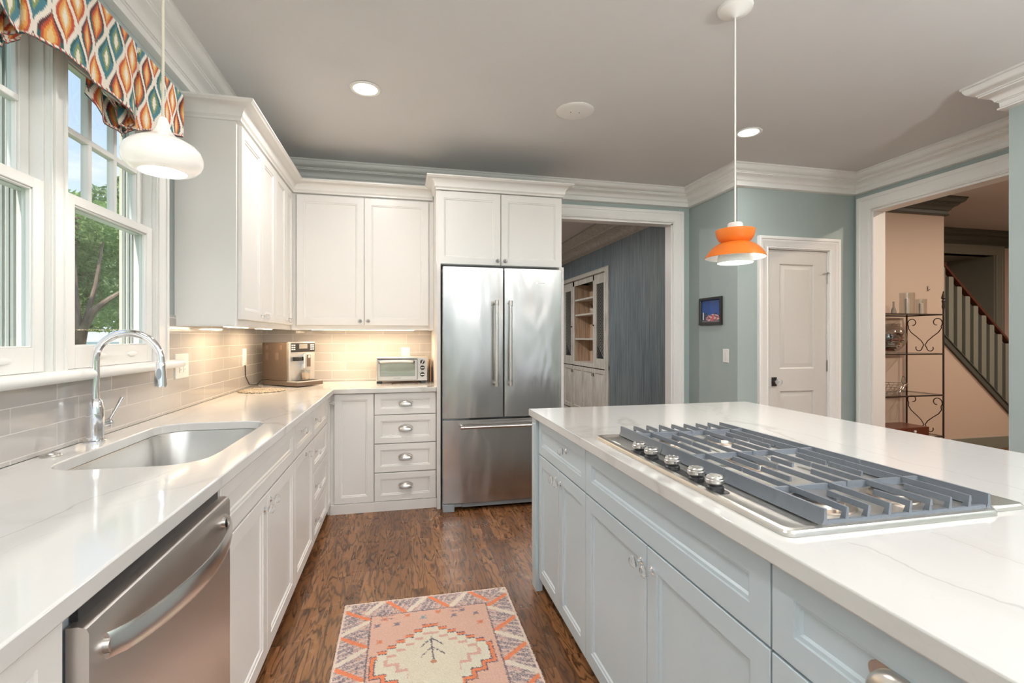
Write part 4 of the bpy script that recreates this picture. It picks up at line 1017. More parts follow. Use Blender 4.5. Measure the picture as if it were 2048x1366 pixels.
# ------------------------------------------------------------------ window valance
def valance():
    pal = {k: np.array(hexc(v)) for k, v in dict(cream='efe6d8', rust='c2553b', amber='e39a4b', teal='4b7f8c', olive='8f9a5c', dark='2f5f60', plum='5b3a3c', sand='e6c489', red='b34a3f').items()}
    def ogee(xx, yy):
        w_, h_ = .112, .185; col = np.zeros(xx.shape + (3,)); col[:] = pal['cream']
        k = np.floor(xx / (w_ / 2)).astype(int)
        done = np.zeros(xx.shape, bool)
        for dk_ in (-1, 0, 1):
            kk = k + dk_; xc = kk * w_ / 2 + w_ / 4
            off = np.where(kk % 2 == 0, 0, h_ / 2)
            ty = (np.mod(yy + off, h_) / h_ - .5) * 2 * PI
            row = np.floor((yy + off) / h_).astype(int)
            fam = (kk + row * 2) % 3
            def inside(sx, sy): return (np.abs(ty) < PI * sy) & (np.abs(xx - xc) < (w_ / 4) * sx * (1 + np.cos(np.clip(ty / sy, -PI, PI))) * .5 * 2)
            m0 = inside(.74, .95); m1 = inside(.50, .82); m2 = inside(.34, .62); m3 = inside(.19, .40)
            A = {0: ('rust', 'amber', 'sand', 'cream'), 1: ('dark', 'teal', 'olive', 'cream'), 2: ('plum', 'rust', 'amber', 'sand')}
            split = (xx > xc)
            for f_, cs in A.items():
                s_ = fam == f_
                for mk, c_ in ((m0, cs[0]), (m1, cs[1]), (m2, cs[2]), (m3, cs[3])):
                    col[mk & s_] = pal[c_]
                # lower flank picks up a second colour
                sec = {0: 'rust', 1: 'teal', 2: 'dark'}[f_]
                col[m0 & ~m1 & s_ & (ty < 0)] = pal[sec]
        return col
    fab = attr_mat('printed_linen_fabric', .85, 900, .2)
    root = empty('window_valance', (-1.08, 1.9, 2.44), 'gathered fabric valance with orange and teal ogee print above the windows', 'valance')
    def sheet(path, zt, zb, nm, uoff=0, st=.0042, voff=0, trim=True):
        """path(s)->(x,y) polyline points, zt(s), zb(s)"""
        P_ = np.array(path, float); seg = np.hypot(*(P_[1:] - P_[:-1]).T); cum = np.concatenate([[0], np.cumsum(seg)])
        n_ = int(cum[-1] / st); ss = np.linspace(0, cum[-1], n_ + 1)
        X = np.interp(ss, cum, P_[:, 0]); Y = np.interp(ss, cum, P_[:, 1])
        nv = 90; T = np.linspace(0, 1, nv + 1)
        top_z = np.array([zt(y) for y in Y]); bot = np.array([zb(y) for y in Y])
        Z = top_z[:, None] + (bot - top_z)[:, None] * T[None, :]
        XX = np.repeat(X[:, None], nv + 1, 1); YY = np.repeat(Y[:, None], nv + 1, 1)
        XX = XX + .010 * np.sin(YY * 21 + 1.3) * T[None, :] ** 1.2 + .004 * np.sin(YY * 47 + Z * 12) * T[None, :]
        ux = np.repeat(ss[:, None], nv + 1, 1) + uoff
        Cc = ogee(ux, (Z - 2.0) + voff)
        if trim:
            dist = (Z - bot[:, None]); band = dist < .010
            chk = (np.mod(ux + Z * .6, .020) < .007)
            Cc[band & chk] = pal['red']; Cc[band & ~chk] = pal['cream']; Cc[(dist < .0035) & ~chk] = pal['dark']
        m = MB().use(fab)
        m.v = list(zip(XX.ravel().tolist(), YY.ravel().tolist(), Z.ravel().tolist()))
        idx = np.arange((n_ + 1) * (nv + 1)).reshape(n_ + 1, nv + 1)
        F = np.stack([idx[:-1, :-1], idx[:-1, 1:], idx[1:, 1:], idx[1:, :-1]], -1).reshape(-1, 4)
        m.f = [tuple(q_) for q_ in F.tolist()]; m.m = [0] * len(m.f)
        m.col = np.concatenate([Cc.reshape(-1, 3), np.ones((Cc.shape[0] * Cc.shape[1], 1))], 1)
        o = m.build(nm, parent=root, smooth=60)
        sd = o.modifiers.new('cloth', 'SOLIDIFY'); sd.thickness = .0025; sd.offset = 1
        return o
    xf = -1.018
    zt = lambda y: 2.446
    # panels between inverted pleats at Y = 1.615 and Y = 2.215
    sheet([(WX + .003, 1.02), (xf, 1.02), (xf, 1.60), (xf - .030, 1.607), (xf - .055, 1.60)], zt, lambda y: 2.150 - .03 * max(0, (y - 1.5) / .1), 'panel', 0)
    sheet([(xf - .050, 1.640), (xf - .02, 1.630), (xf, 1.622), (xf + .002, 1.9), (xf, 2.205), (xf - .020, 2.216), (xf - .050, 2.208)], zt, lambda y: 2.158 + .006 * math.cos((y - 1.9) * 10) - .028 * max(0, (y - 2.12) / .09) ** 1.5 - .02 * max(0, (1.68 - y) / .06), 'panel', .045)
    sheet([(xf - .052, 2.212), (xf - .030, 2.226), (xf - .002, 2.232), (xf, 2.42), (xf, 2.628), (WX + .003, 2.630)], zt, lambda y: 2.118 + .13 * max(0, min(1, (y - 2.24) / .38)) ** .9, 'panel', .31)
    # folded-up tails behind each pleat
    for yc in (1.60, 2.215):
        pth = [(xf - .060 + .012 * math.sin(i * 1.1), yc - .215 + .030 * i) for i in range(9)]
        sheet(pth, lambda y: 2.20, lambda y, yc=yc: 2.088 + .10 * max(0, (abs(y - (yc - .06)) - .08) / .12) ** 1.2, 'tail', .02, voff=.04)
        pth = [(xf - .036 + .010 * math.sin(i * 1.7), yc - .13 + .024 * i) for i in range(9)]
        sheet(pth, lambda y: 2.18, lambda y, yc=yc: 2.103 + .06 * max(0, abs(y - (yc - .02)) - .05) / .06, 'tail', .07, voff=.09)
    MB().use(win_white).box(WX + .002, xf - .004, 1.025, 2.624, 2.424, 2.443).build('mounting_board', parent=root)
valance()

# ------------------------------------------------------------------ coffee machine (built local, front = -Y, then turned)
CM = Vector((-.838, 4.128, .914)); ca_ = math.radians(49)
r = empty('coffee_machine', CM, 'bean to cup espresso machine with brown side panel and silver front in the counter corner', 'coffee machine', rz=ca_)
WL[r.name] = Vector((0, 0, 0))
bronze = mat('bronze_side_panel', (.16, .118, .09), .42, .45)
silv = mat('silver_plastic', (.58, .57, .55), .3, .6)
MB().use(bronze).box(-.118, .118, -.095, .195, .045, .335).box(-.118, .118, -.09, .195, .008, .043).build('body', parent=r, bevel=.003)
m = MB().use(mat('bronze_vent_slots', (.17, .12, .095), .5))
for y0, y1, z0, z1 in ((.12, .155, .28, .315), (-.045, -.02, .28, .315), (.12, .155, .20, .255), (.0, .038, .20, .255)): m.box(-.1192, -.1175, y0, y1, z0, z1)
m.build('side_vent', parent=r)
m = MB().use(silv).box(-.118, .118, -.118, -.095, .045, .340).box(-.118, -.106, -.128, -.095, .045, .340)
fp = m.build('front_panel', parent=r, bevel=.002)
m = MB().use(black_pl).box(-.104, .116, -.1225, -.118, .262, .330).use(mat('display_screen', (.36, .33, .29), .2)).box(-.030, .045, -.124, -.1225, .288, .324)
dp_ = m.build('control_panel', parent=r)
for sx in (-1, 1):
    for i in range(2):
        for j in range(3):
            x = (-.072 if sx < 0 else .080) + i * .019 * sx
            MB().use(plastic_w).box(x - .007, x + .007, -.1242, -.1225, .278 + j * .016, .288 + j * .016).build('button', parent=dp_)
m = MB().use(black_pl).box(-.085, -.02, -.150, -.118, .195, .225).cyl((-.060, -.152, .21), (-.060, -.118, .21), .016, 18).use(chrome).box(-.012, .006, -.152, -.118, .135, .245)
m.build('coffee_spout', parent=r, bevel=.002)
m = MB().use(silv).box(.010, .060, -.150, -.118, .140, .250).use(bronze).box(.018, .052, -.153, -.150, .148, .240).use(chrome).lathe([(0, 0), (.011, 0), (.011, .003), (0, .003)], (.036, -.153, .225), '-y', 20)
m.build('milk_frother', parent=r, bevel=.002)
m = MB().use(silv).box(-.118, .118, -.215, -.095, .036, .044).use(bronze).box(-.118, .118, -.213, -.095, .008, .036)
m.use(dark_gap).box(-.10, .10, -.20, -.125, .0438, .0446)
m.build('drip_tray', parent=r, bevel=.002)
# glass with milky coffee on the tray
q = Matrix.Rotation(ca_, 3, 'Z'); gp = CM + q @ Vector((.005, -.155, .0452))
m = MB().use(thin_g).lathe([(0, 0), (.026, 0), (.031, .03), (.033, .078), (.0318, .078), (.0298, .03), (.025, .003), (0, .003)], gp, n=28)
r2 = empty('drinking_glass', gp, 'small clear glass with milky coffee under the espresso machine spout', 'glass')
m.build('glass_wall', parent=r2)
MB().use(mat('milky_coffee', (.66, .50, .36), .4)).lathe([(0, .0035), (.0245, .0035), (.029, .03), (.0305, .055), (0, .055)], gp, n=24).build('coffee', parent=r2)
m = MB().use(black_pl).tube([(-1.08, 4.28, .955), (-1.098, 4.235, .935), (-1.103, 4.20, .925), (-1.095, 4.175, .920), (-1.108, 4.13, .922), (-1.113, 4.02, .935), (-1.113, 3.93, 1.0), (-1.1135, 3.915, 1.10)], .003, 8)
top(m.build('power_cord'), 'thin dark power cord running from the espresso machine along the tile wall', 'cord')

# ------------------------------------------------------------------ toaster oven
r = empty('toaster_oven', (.012, 4.20, .914), 'silver toaster oven with three round dials on the back counter', 'toaster oven')
ts = mat('toaster_brushed_shell', (.60, .56, .52), .3, .8)
TX0, TX1, TY, TZ = -.196, .213, 4.075, .932
MB().use(ts).box(TX0, TX1, TY, 4.33, TZ, 1.128).build('shell', parent=r, bevel=.006)
for x in (TX0 + .012, TX1 - .042):
    for y in (TY + .004, 4.29): MB().use(black_pl).box(x - .008, x + .028, y, y + .03, .914, TZ).build('foot', parent=r)
for x in (TX0 + .01, .128):
    pass
dm = MB().use(dark_gap).box(TX0 + .012, .132, TY - .001, TY, TZ + .01, 1.115)
dm.use(ts).box(TX0 + .014, TX0 + .030, TY - .010, TY - .001, TZ + .012, 1.108).box(.112, .128, TY - .010, TY - .001, TZ + .012, 1.108).box(TX0 + .030, .112, TY - .010, TY - .001, TZ + .012, TZ + .040).box(TX0 + .030, .112, TY - .010, TY - .001, 1.095, 1.108)
dm.use(mat('oven_glass_tint', (.30, .33, .31), .06, .0, Coat_Weight=1.0)).box(TX0 + .030, .112, TY - .006, TY - .002, TZ + .040, 1.095)
dt = dm.build('door', parent=r)
MB().use(ts).tube([(TX0 + .030, TY - .010, 1.088), (TX0 + .034, TY - .036, 1.090)] + [(TX0 + .034 + (.252) * i / 8, TY - .040 - .006 * math.sin(PI * i / 8), 1.090 + .004 * math.sin(PI * i / 8)) for i in range(9)] + [(.094, TY - .036, 1.090), (.098, TY - .010, 1.088)], .0085, 12).use(black_pl).box(TX0 + .022, TX0 + .046, TY - .040, TY - .010, 1.080, 1.098).box(.080, .106, TY - .040, TY - .010, 1.080, 1.098).build('handle', parent=dt)
MB().use(chrome).box(TX0 + .032, TX0 + .085, TY - .0068, TY - .006, 1.040, 1.043).box(TX0 + .036, TX0 + .086, TY - .0068, TY - .006, 1.022, 1.025).box(TX0 + .034, .110, TY - .0066, TY - .006, .999, 1.001).build('oven_rack', parent=dt)
text('brand_lettering', 'BLACK+DECKER', .0075, black_pl, dt, Matrix.Translation(Vector((-.03, TY - .0105, TZ + .026)) - WL[dt.name]) @ Matrix.Rotation(PI / 2, 4, 'X'), .0003)
for z in (1.088, 1.040, .985):
    m = MB().use(black_pl).lathe([(0, 0), (.019, 0), (.018, .010), (.016, .013), (0, .013)], (.172, TY, z), '-y', 28)
    m.use(plastic_w)
    if z > 1.08: m.obox((.164, TY - .0150, z - .014), (.004, 0, -.003), (0, .004, 0), (.013, 0, .030))
    else: m.box(.158, .186, TY - .0150, TY - .011, z - .003, z + .003)
    m.build('dial', parent=r)
m = MB().use(mat('fine_brown_cable', (.12, .06, .03), .5)).tube([(-.07, 4.03, .918), (-.02, 4.07, .921), (.03, 4.11, .922), (.09, 4.09, .921), (.13, 4.03, .918)], .0035, 8)
top(m.build('power_cord'), 'brown power cord looping out from under the toaster oven', 'cord')
# thin board leaning in the gap beside the toaster
m = MB().use(mat('honey_wood_board', (.45, .24, .11), .4)).loft([[(x, y + dy, z) for y, z in ((4.12, .915), (4.30, .915), (4.30, 1.10), (4.14, 1.11))] for x, dy in ((.236, 0), (.244, 0))])
top(m.build('wooden_board', bevel=.002), 'thin wooden board standing between the toaster oven and the refrigerator panel', 'board')

# woven trivet mat
tm = mat('woven_metallic_mat', (.30, .26, .20), .6, .1)
_c = ramp(tm, noise(tm, coords(tm), 120, 2), [(.38, (.13, .10, .07)), (.62, (.46, .40, .32))]); L(tm, _c, P(tm).inputs['Base Color'])
m = MB().use(tm)
cx, cy = -.945, 3.70
vs = []; nr, na = 9, 84; rr_ = random.Random(5)
for j in range(nr + 1):
    for i in range(na):
        a = 2 * PI * i / na; rad = .150 * j / nr * (1 + (.035 * math.sin(a * 21) if j == nr else 0))
        vs.append((cx + rad * math.cos(a), cy + rad * math.sin(a), .9165 + .006 + (.0035 * rr_.random() if j < nr else -.002)))
fs = []
for j in range(nr):
    for i in range(na): k = (i + 1) % na; fs.append((j * na + i, j * na + k, (j + 1) * na + k, (j + 1) * na + i))
b0 = len(vs)
for i in range(na): a = 2 * PI * i / na; vs.append((cx + .148 * math.cos(a), cy + .148 * math.sin(a), .9145))
for i in range(na): k = (i + 1) % na; fs.append((nr * na + i, nr * na + k, b0 + k, b0 + i))
fs.append(tuple(range(b0, b0 + na))); m.add(vs, fs)
top(m.build('woven_trivet', smooth=0), 'round braided beige trivet mat lying on the counter before the espresso machine', 'trivet')

# ------------------------------------------------------------------ outlets, switches, picture
def plate_x(name, x, y0, y1, z0, z1, s, label, cat, kind, grp=None):
    r = empty(name, (x, (y0 + y1) / 2, (z0 + z1) / 2), label, cat, grp)
    MB().use(plastic_w).loft([[(x + s * h, y0 + i, z0 + i), (x + s * h, y1 - i, z0 + i), (x + s * h, y1 - i, z1 - i), (x + s * h, y0 + i, z1 - i)] for i, h in ((0, .0), (0, .003), (.004, .006))]).build('wall_plate', parent=r)
    zc = (z0 + z1) / 2; n = 2 if (y1 - y0) > .1 else 1
    for i in range(n):
        yc = (y0 + y1) / 2 + (i - (n - 1) / 2) * .046
        MB().use(plastic_w).box(*sorted((x + s * .006, x + s * .0085)), yc - .016, yc + .016, zc - .033, zc + .033).build(kind, parent=r, bevel=.001)
        if kind == 'socket':
            m = MB().use(dark_gap)
            for dz in (-.018, .018):
                for dy in (-.006, .006): m.box(*sorted((x + s * .0084, x + s * .0088)), yc + dy - .001, yc + dy + .001, zc + dz - .004, zc + dz + .004)
            m.build('slot', parent=r)
    return r
plate_x('wall_outlet', WX + .008, 2.782, 2.940, 1.076, 1.204, 1, 'double-gang white outlet plate at the end of the window sill', 'outlet', 'socket')
plate_x('wall_switch', WX + .008, 3.872, 3.945, 1.083, 1.207, 1, 'white switch plate on the left tile wall near the corner', 'switch', 'rocker')
plate_x('wall_switch', DX, 3.805, 3.884, 1.061, 1.184, -1, 'white switch plate on the sage wall below the small framed picture', 'switch', 'rocker')
r = empty('wall_outlet', (.04, WY - .008, 1.16), 'white outlet plate on the back tile wall just above the toaster oven', 'outlet')
MB().use(plastic_w).panel((0, WY - .008, 0), (1, 0, 0), (0, -1, 0), .002, .080, 1.085, 1.200, [(0, 0), (0, .003), (.004, .006)]).build('wall_plate', parent=r)
m = MB().use(dark_gap)
for z in (1.115, 1.163):
    for dx in (-.006, .006): m.box(.041 + dx - .001, .041 + dx + .001, WY - .0150, WY - .0138, z, z + .009)
m.build('slot', parent=r)
# framed picture on side wall (faces -X)
r = empty('framed_picture', (DX, 4.06, 1.535), 'small black framed picture of a red and white building under a deep blue sky', 'picture')
fr = MB().use(mat('black_picture_frame', (.02, .018, .017), .35))
fr.sweep3((DX - .001, 0, 0), (0, -1, 0), (0, 0, 1), [(-4.226, 1.405), (-3.888, 1.405), (-3.888, 1.665), (-4.226, 1.665), (-4.226, 1.405)], [(0, 0), (0, .016), (.004, .020), (.024, .018), (.028, .010), (.028, 0)], side=1)
fr.build('frame', parent=r)
def picture():
    ny, nz_ = 110, 84; ya, yb, za, zb = 4.200, 3.914, 1.430, 1.640
    Yv, Zv = np.meshgrid(np.linspace(0, 1, ny + 1), np.linspace(0, 1, nz_ + 1), indexing='ij'); rs = np.random.RandomState(2)
    Cc = np.array(hexc('33569c'))[None, None] * (0.75 + .55 * (1 - Zv))[..., None] * np.ones(Yv.shape + (1,)) * (.92 + .16 * rs.rand(*Yv.shape))[..., None]
    def S_(mk, h): Cc[mk] = np.array(hexc(h))
    S_((Zv < .30 + .10 * np.sin(Yv * 9 + 1)) , '26364f'); S_((Zv < .16), '46505e'); S_((np.abs(Yv - .22) < .10) & (Zv < .42), '2a3c55')
    el = ((Yv - .62) / .36) ** 2 + ((Zv - .16) / .20) ** 2 < 1; bn = np.sin(Yv * 31 + 2 * np.sin(Zv * 23)) + np.sin(Zv * 41 + Yv * 9)
    S_(el, 'b96a76'); S_(el & (bn > .5), 'e3b9bb'); S_(el & (bn < -.7), '5f6f7c'); S_(el & (np.abs(bn) < .25), 'd04f4f')
    S_((np.abs(Yv - .10) < .035) & (Zv > .12) & (Zv < .46), 'd9dbe2'); S_((np.abs(Yv - .60) < .035) & (Zv < .3), 'e84a44'); S_((Zv < .07), '6f6c70'); S_((rs.rand(*Yv.shape) > .95) & (Zv < .35), 'e6e0da')
    m = MB().use(attr_mat('printed_picture', .4, 500, .02))
    for i in range(ny + 1):
        for j in range(nz_ + 1): m.v.append((DX - .006, ya + (yb - ya) * i / ny, za + (zb - za) * j / nz_))
    for i in range(ny):
        for j in range(nz_): a = i * (nz_ + 1) + j; m.f.append((a, a + 1, a + nz_ + 2, a + nz_ + 1)); m.m.append(0)
    m.col = np.concatenate([Cc.reshape(-1, 3), np.ones((Cc.shape[0] * Cc.shape[1], 1))], 1)
    m.build('print', parent=r, smooth=0)
picture()

# ------------------------------------------------------------------ iron rack in the foyer
RXa, RXb, RYf, RYb = 4.28, 5.10, 3.66, 4.01
r = empty('iron_shelf_rack', ((RXa + RXb) / 2, (RYf + RYb) / 2, 0), 'black wrought iron shelf rack with heart scrolls in the beige foyer', 'shelf rack')
for x in (RXa, RXb):
    for y in (RYf, RYb):
        m = MB().use(iron).cyl((x, y, 0), (x, y, 1.60 if y == RYf else 1.515), .008, 10)
        if y == RYf: m.lathe([(.008, 1.56), (.013, 1.58), (.011, 1.62), (.015, 1.64), (.008, 1.655), (.019, 1.665), (.016, 1.68), (.008, 1.71), (.005, 1.722), (.007, 1.728), (0, 1.736)], (x, y, 0), n=12)
        m.build('post', parent=r)
SH = (1.51, 1.130, .733, .335)
for z in SH:
    m = MB().use(iron)
    m.box(RXa, RXb, RYf - .008, RYf + .008, z - .008, z + .004).box(RXa, RXb, RYb - .008, RYb + .008, z - .008, z + .004).box(RXa - .006, RXa + .006, RYf, RYb, z - .008, z + .004).box(RXb - .006, RXb + .006, RYf, RYb, z - .008, z + .004)
    m.use(thin_g).box(RXa + .006, RXb - .006, RYf + .008, RYb - .008, z - .002, z + .003)
    m.build('shelf', parent=r)
def scroll(x, z0, z1):
    m = MB().use(iron); yc = (RYf + RYb) / 2; hw = (RYb - RYf) / 2 - .006; H = z1 - z0
    for s in (-1, 1):
        pts = []
        # bottom small curl, then S-line to the large top curl
        for i in range(15):
            t = -1.2 * PI + (1.55 * PI) * i / 14; q = .018 + .022 * i / 14; pts.append((.060 + q * math.cos(t) * 1.1, .055 + q * math.sin(t)))
        pts = [(.028 + .036 * math.cos(t) * (1 - k * .35) + .03, .050 + .036 * math.sin(t) * (1 - k * .35)) for k, t in [(1 - i / 12, PI * .15 + (-1.15 * PI) * i / 12 + PI * .0 ) for i in range(13)]]
        pts += [(.006, .080), (.030, .120), (.080, .165), (.130, .205), (hw - .012, .245)]
        cx_, cz_, R0 = hw - .052, H - .068, .052
        for i in range(20):
            t = -.25 * PI + (1.75 * PI) * i / 19; q = R0 * (1 - .55 * (i / 19)); pts.append((cx_ + q * math.cos(t), cz_ + q * math.sin(t)))
        m.tube([(x, yc + s * a, z0 + b) for a, b in pts], .0042, 7)
    m.build('heart_scroll', parent=r, smooth=80)
for x in (RXb, RXa):
    scroll(x, 1.134, 1.502); scroll(x, .339, .725)
tg = thin_g
# fish bowl with matchbooks
bx, by, bz, br = 4.63, 3.835, 1.1345, .158
r = empty('glass_bowl', (bx, by, bz), 'big round glass bowl filled with matchbooks on the iron rack', 'bowl')
pr_ = [(0, 0)] + [(br * math.sin(t), br * .94 - br * .97 * math.cos(t)) for t in [.42 + 2.0 * i / 16 for i in range(17)]] + [(.112, .286)]
pr_ = [(a, max(b, 0)) for a, b in pr_]
MB().use(tg).lathe(pr_ + [(a - .003, b + .002) for a, b in pr_[::-1] if a > .01] + [(0, .004)], (bx, by, bz), n=40).build('glass', parent=r)
rb = random.Random(9); cols = [mat('matchbook_%s' % n_, c_, .6) for n_, c_ in (('cream', (.62, .56, .48)), ('charcoal', (.06, .05, .05)), ('red', (.40, .08, .05)), ('grey', (.32, .30, .28)), ('brown', (.20, .12, .08)))]
for i in range(150):
    while True:
        p = Vector((rb.uniform(-1, 1), rb.uniform(-1, 1), rb.uniform(-1, .25)))
        if .35 < p.length < .93 and p.x > -.4: break
    c_ = Vector((bx, by, bz + br * .97)) + p * (br - .024)
    M = Matrix.Rotation(rb.uniform(0, 6.28), 3, 'Z') @ Matrix.Rotation(rb.uniform(-1.2, 1.2), 3, 'X')
    m = MB().use(cols[rb.choice((0, 0, 1, 1, 2, 3, 4))]); a, b_, c3 = M @ Vector((.050, 0, 0)), M @ Vector((0, .034, 0)), M @ Vector((0, 0, .007))
    m.obox(c_ - (a + b_ + c3) / 2, a, b_, c3)
    o = m.build('matchbook', smooth=0)
    top(o, 'paper matchbook heaped inside the big glass bowl', 'matchbook', 'matchbooks in the glass bowl')
# candle glasses on top shelf
def cyl_glass(x, y, z, rad, h, label, candle):
    r = empty('candle_holder', (x, y, z), label, 'candle holder')
    MB().use(tg).lathe([(0, 0), (rad, 0), (rad, h), (rad - .003, h), (rad - .003, .004), (0, .004)], (x, y, z), n=28).build('glass', parent=r)
    if candle: MB().use(mat('ivory_wax', (.78, .70, .60), .5)).lathe([(0, .004), (.018, .004), (.018, h * .72), (.004, h * .74), (.002, h * .80), (0, h * .8)], (x, y, z), n=18).build('candle', parent=r)
cyl_glass(4.875, 3.83, 1.5145, .062, .215, 'taller clear glass cylinder holding a candle, on top of the iron rack', True)
cyl_glass(4.985, 3.78, 1.5145, .045, .150, 'shorter clear glass cylinder on top of the iron rack', True)
m = MB().use(mat('smoky_glass', (.55, .52, .48), .1, 0, Transmission_Weight=.6)).lathe([(0, 0), (.020, 0), (.024, .02), (.018, .05), (.009, .075), (.008, .12), (.011, .125), (0, .125)], (4.735, 3.85, 1.5145), n=20)
top(m.build('bottle'), 'tiny slim-necked glass bottle standing left of the candle cylinders', 'bottle')
# wire basket on the third shelf
r = empty('wire_basket', (4.66, 3.83, .7375), 'silver wire basket with a curled handle on the lower rack shelf', 'basket')
wire = mat('silver_wire', (.55, .52, .48), .3, 1)
for (a0, zz_) in ((.16, .10), (.13, .05), (.10, .004)):
    MB().use(wire).tube([(4.64 + a0 * 1.2 * math.cos(t), 3.83 + a0 * .8 * math.sin(t), .7375 + zz_) for t in [2 * PI * i / 32 for i in range(32)]], .003, 6, closed=True).build('ring', parent=r)
for i in range(24):
    t = 2 * PI * i / 24; t2 = t + .35
    MB().use(wire).tube([(4.64 + .12 * math.cos(t), 3.83 + .08 * math.sin(t), .7415), (4.64 + .192 * math.cos(t2), 3.83 + .128 * math.sin(t2), .8375)], .0022, 5).build('wire', parent=r)
MB().use(wire).tube([(4.83 + .035 * math.cos(t) * .6, 3.83, .865 + .040 * math.sin(t)) for t in [2 * PI * i / 18 for i in range(18)]], .004, 6, closed=True).build('handle', parent=r)
m = MB().use(mat('dark_red_wood', (.13, .035, .018), .3)).box(4.46, 4.98, 3.70, 3.97, .3395, .425)
r = empty('wooden_box', (4.72, 3.83, .3395), 'low dark red wooden box with a small knob on the bottom rack shelf', 'box')
m.build('body', parent=r, bevel=.003); MB().use(plastic_w).lathe([(0, 0), (.012, 0), (.014, .01), (0, .016)], (4.80, 3.70, .385), '-y', 14).build('knob', parent=r)
# picture hooks on the beige wall
for x, z in ((4.81, 1.0 + 1.205), (5.43, 1.80)):
    m = MB().use(hing).tube([(x, 4.05, z + .02), (x, 4.042, z + .016), (x, 4.038, z - .006), (x, 4.030, z - .010), (x, 4.026, z)], .004, 6).box(x - .010, x + .010, 4.046, 4.05, z - .02, z + .03)
    top(m.build('wall_hook'), 'small metal picture hook on the beige wall, %s' % ('upper left near the opening trim' if z > 2 else 'above the right end of the iron rack'), 'hook')
m = MB().use(mat('vent_grille_paint', (.50, .47, .42), .5)).box(4.32, 4.60, 4.044, 4.05, .36, .70)
for i in range(14): m.box(4.33, 4.59, 4.040, 4.046, .37 + .023 * i, .380 + .023 * i)
top(m.build('air_vent'), 'louvered wall vent low on the beige wall behind the rack', 'vent')

# ------------------------------------------------------------------ built-in cupboard in the dining room wall
BX = DX
r = empty('built_in_cupboard', (BX + .2, 7.45, 0), 'antiqued built-in cupboard with open shelves and lattice doors in the blue room', 'cupboard')
m = MB().use(antique)
m.box(BX + .30, BX + .33, BI0, BI1, 0, BZ).box(BX, BX + .30, BI0, BI0 + .03, 0, BZ).box(BX, BX + .30, BI1 - .03, BI1, 0, BZ).box(BX, BX + .30, BI0, BI1, BZ - .03, BZ).box(BX - .01, BX + .30, BI0, BI1, .83, .89)
m.box(BX, BX + .02, BI0, 6.475, 0, BZ).box(BX, BX + .02, 6.915, 6.96, .89, BZ).box(BX, BX + .02, 7.78, 7.845, .89, BZ).box(BX, BX + .02, 8.30, BI1, 0, BZ).box(BX, BX + .02, 6.46, 8.30, 2.145, BZ).box(BX, BX + .3, 6.46, 8.30, 0, .08)
m.build('carcass', parent=r)
MB().use(pickled).box(BX + .28, BX + .30, 6.95, 7.80, .89, 2.17).box(BX + .02, BX + .28, 7.79, 7.81, .89, 2.17).box(BX + .02, BX + .28, 6.94, 6.955, .89, 2.17).build('niche_lining', parent=r)
for z in (1.92, 1.67, 1.275): MB().use(antique).box(BX + .02, BX + .28, 6.955, 7.79, z - .028, z).build('shelf', parent=r)
MB().use(antique).sweep3((BX, 0, 0), (0, -1, 0), (0, 0, 1), [(-BI0, 0), (-BI0, BZ), (-BI1, BZ), (-BI1, 0)], casing(.07, .03), side=1).build('casing', parent=r)
lat = mat('lattice_wire', (.42, .40, .36), .4, .6)
for y0, y1, hy in ((6.47, 6.92, 6.90), (7.84, 8.29, 7.86)):
    z0, z1 = .885, 2.15
    m = MB().use(antique); ra = .09 if y0 < 7 else .08
    m.box(BX - .012, BX + .008, y0, y0 + .06, z0, z1).box(BX - .012, BX + .008, y1 - .12 if y0 < 7 else y1 - .09, y1, z0, z1)
    ra0, ra1 = y0 + .06, (y1 - .12 if y0 < 7 else y1 - .09)
    m.box(BX - .012, BX + .008, ra0, ra1, z0, z0 + .09).box(BX - .012, BX + .008, ra0, ra1, z1 - .07, z1)
    d_ = m.build('lattice_door', parent=r)
    a, b = y0 + .06, (y1 - .12 if y0 < 7 else y1 - .09)
    MB().use(black_pl).box(BX + .004, BX + .012, a, b, z0 + .09, z1 - .07).build('dark_backing', parent=d_)
    m = MB().use(lat); st_ = .052
    z = z0 + .09
    while z < z1 - .07:
        for s in (1, -1):
            ya_, yb_ = (a, b) if s > 0 else (b, a); zt_ = z + (b - a) * .9
            f = min(1, (z1 - .07 - z) / (zt_ - z))
            m.tube([(BX - .002, ya_, z), (BX - .002, ya_ + (yb_ - ya_) * f, z + (zt_ - z) * f)], .003, 5)
        z += st_
    m.build('lattice', parent=d_)
    MB().use(iron).lathe([(0, 0), (.010, 0), (.012, .012), (0, .022)], (BX - .012, hy, 1.47), '-x', 12).build('knob', parent=d_)
for i in range(4):
    y0 = 6.47 + .455 * i
    d_ = MB().use(antique).panel((BX + .002, 0, 0), (0, 1, 0), (-1, 0, 0), y0, y0 + .445, .10, .815, [(0, 0), (0, .016), (.06, .016), (.064, .006), (.08, .006), (.10, .012)]).build('lower_door', parent=r)
    MB().use(iron).box(BX - .024, BX - .014, (y0 + .415) if i % 2 == 0 else y0 + .02, (y0 + .425) if i % 2 == 0 else y0 + .03, .70, .75).build('pull', parent=d_)
bz_ = 1.6705
r = empty('footed_bowl', (BX + .13, 7.18, bz_), 'small pale bowl with a dark scoop on the cupboard shelf', 'bowl')
MB().use(wht).lathe([(0, 0), (.035, 0), (.030, .012), (.06, .03), (.085, .065), (.080, .065), (.055, .035), (0, .02)], (BX + .13, 7.18, bz_), n=28).build('dish', parent=r)
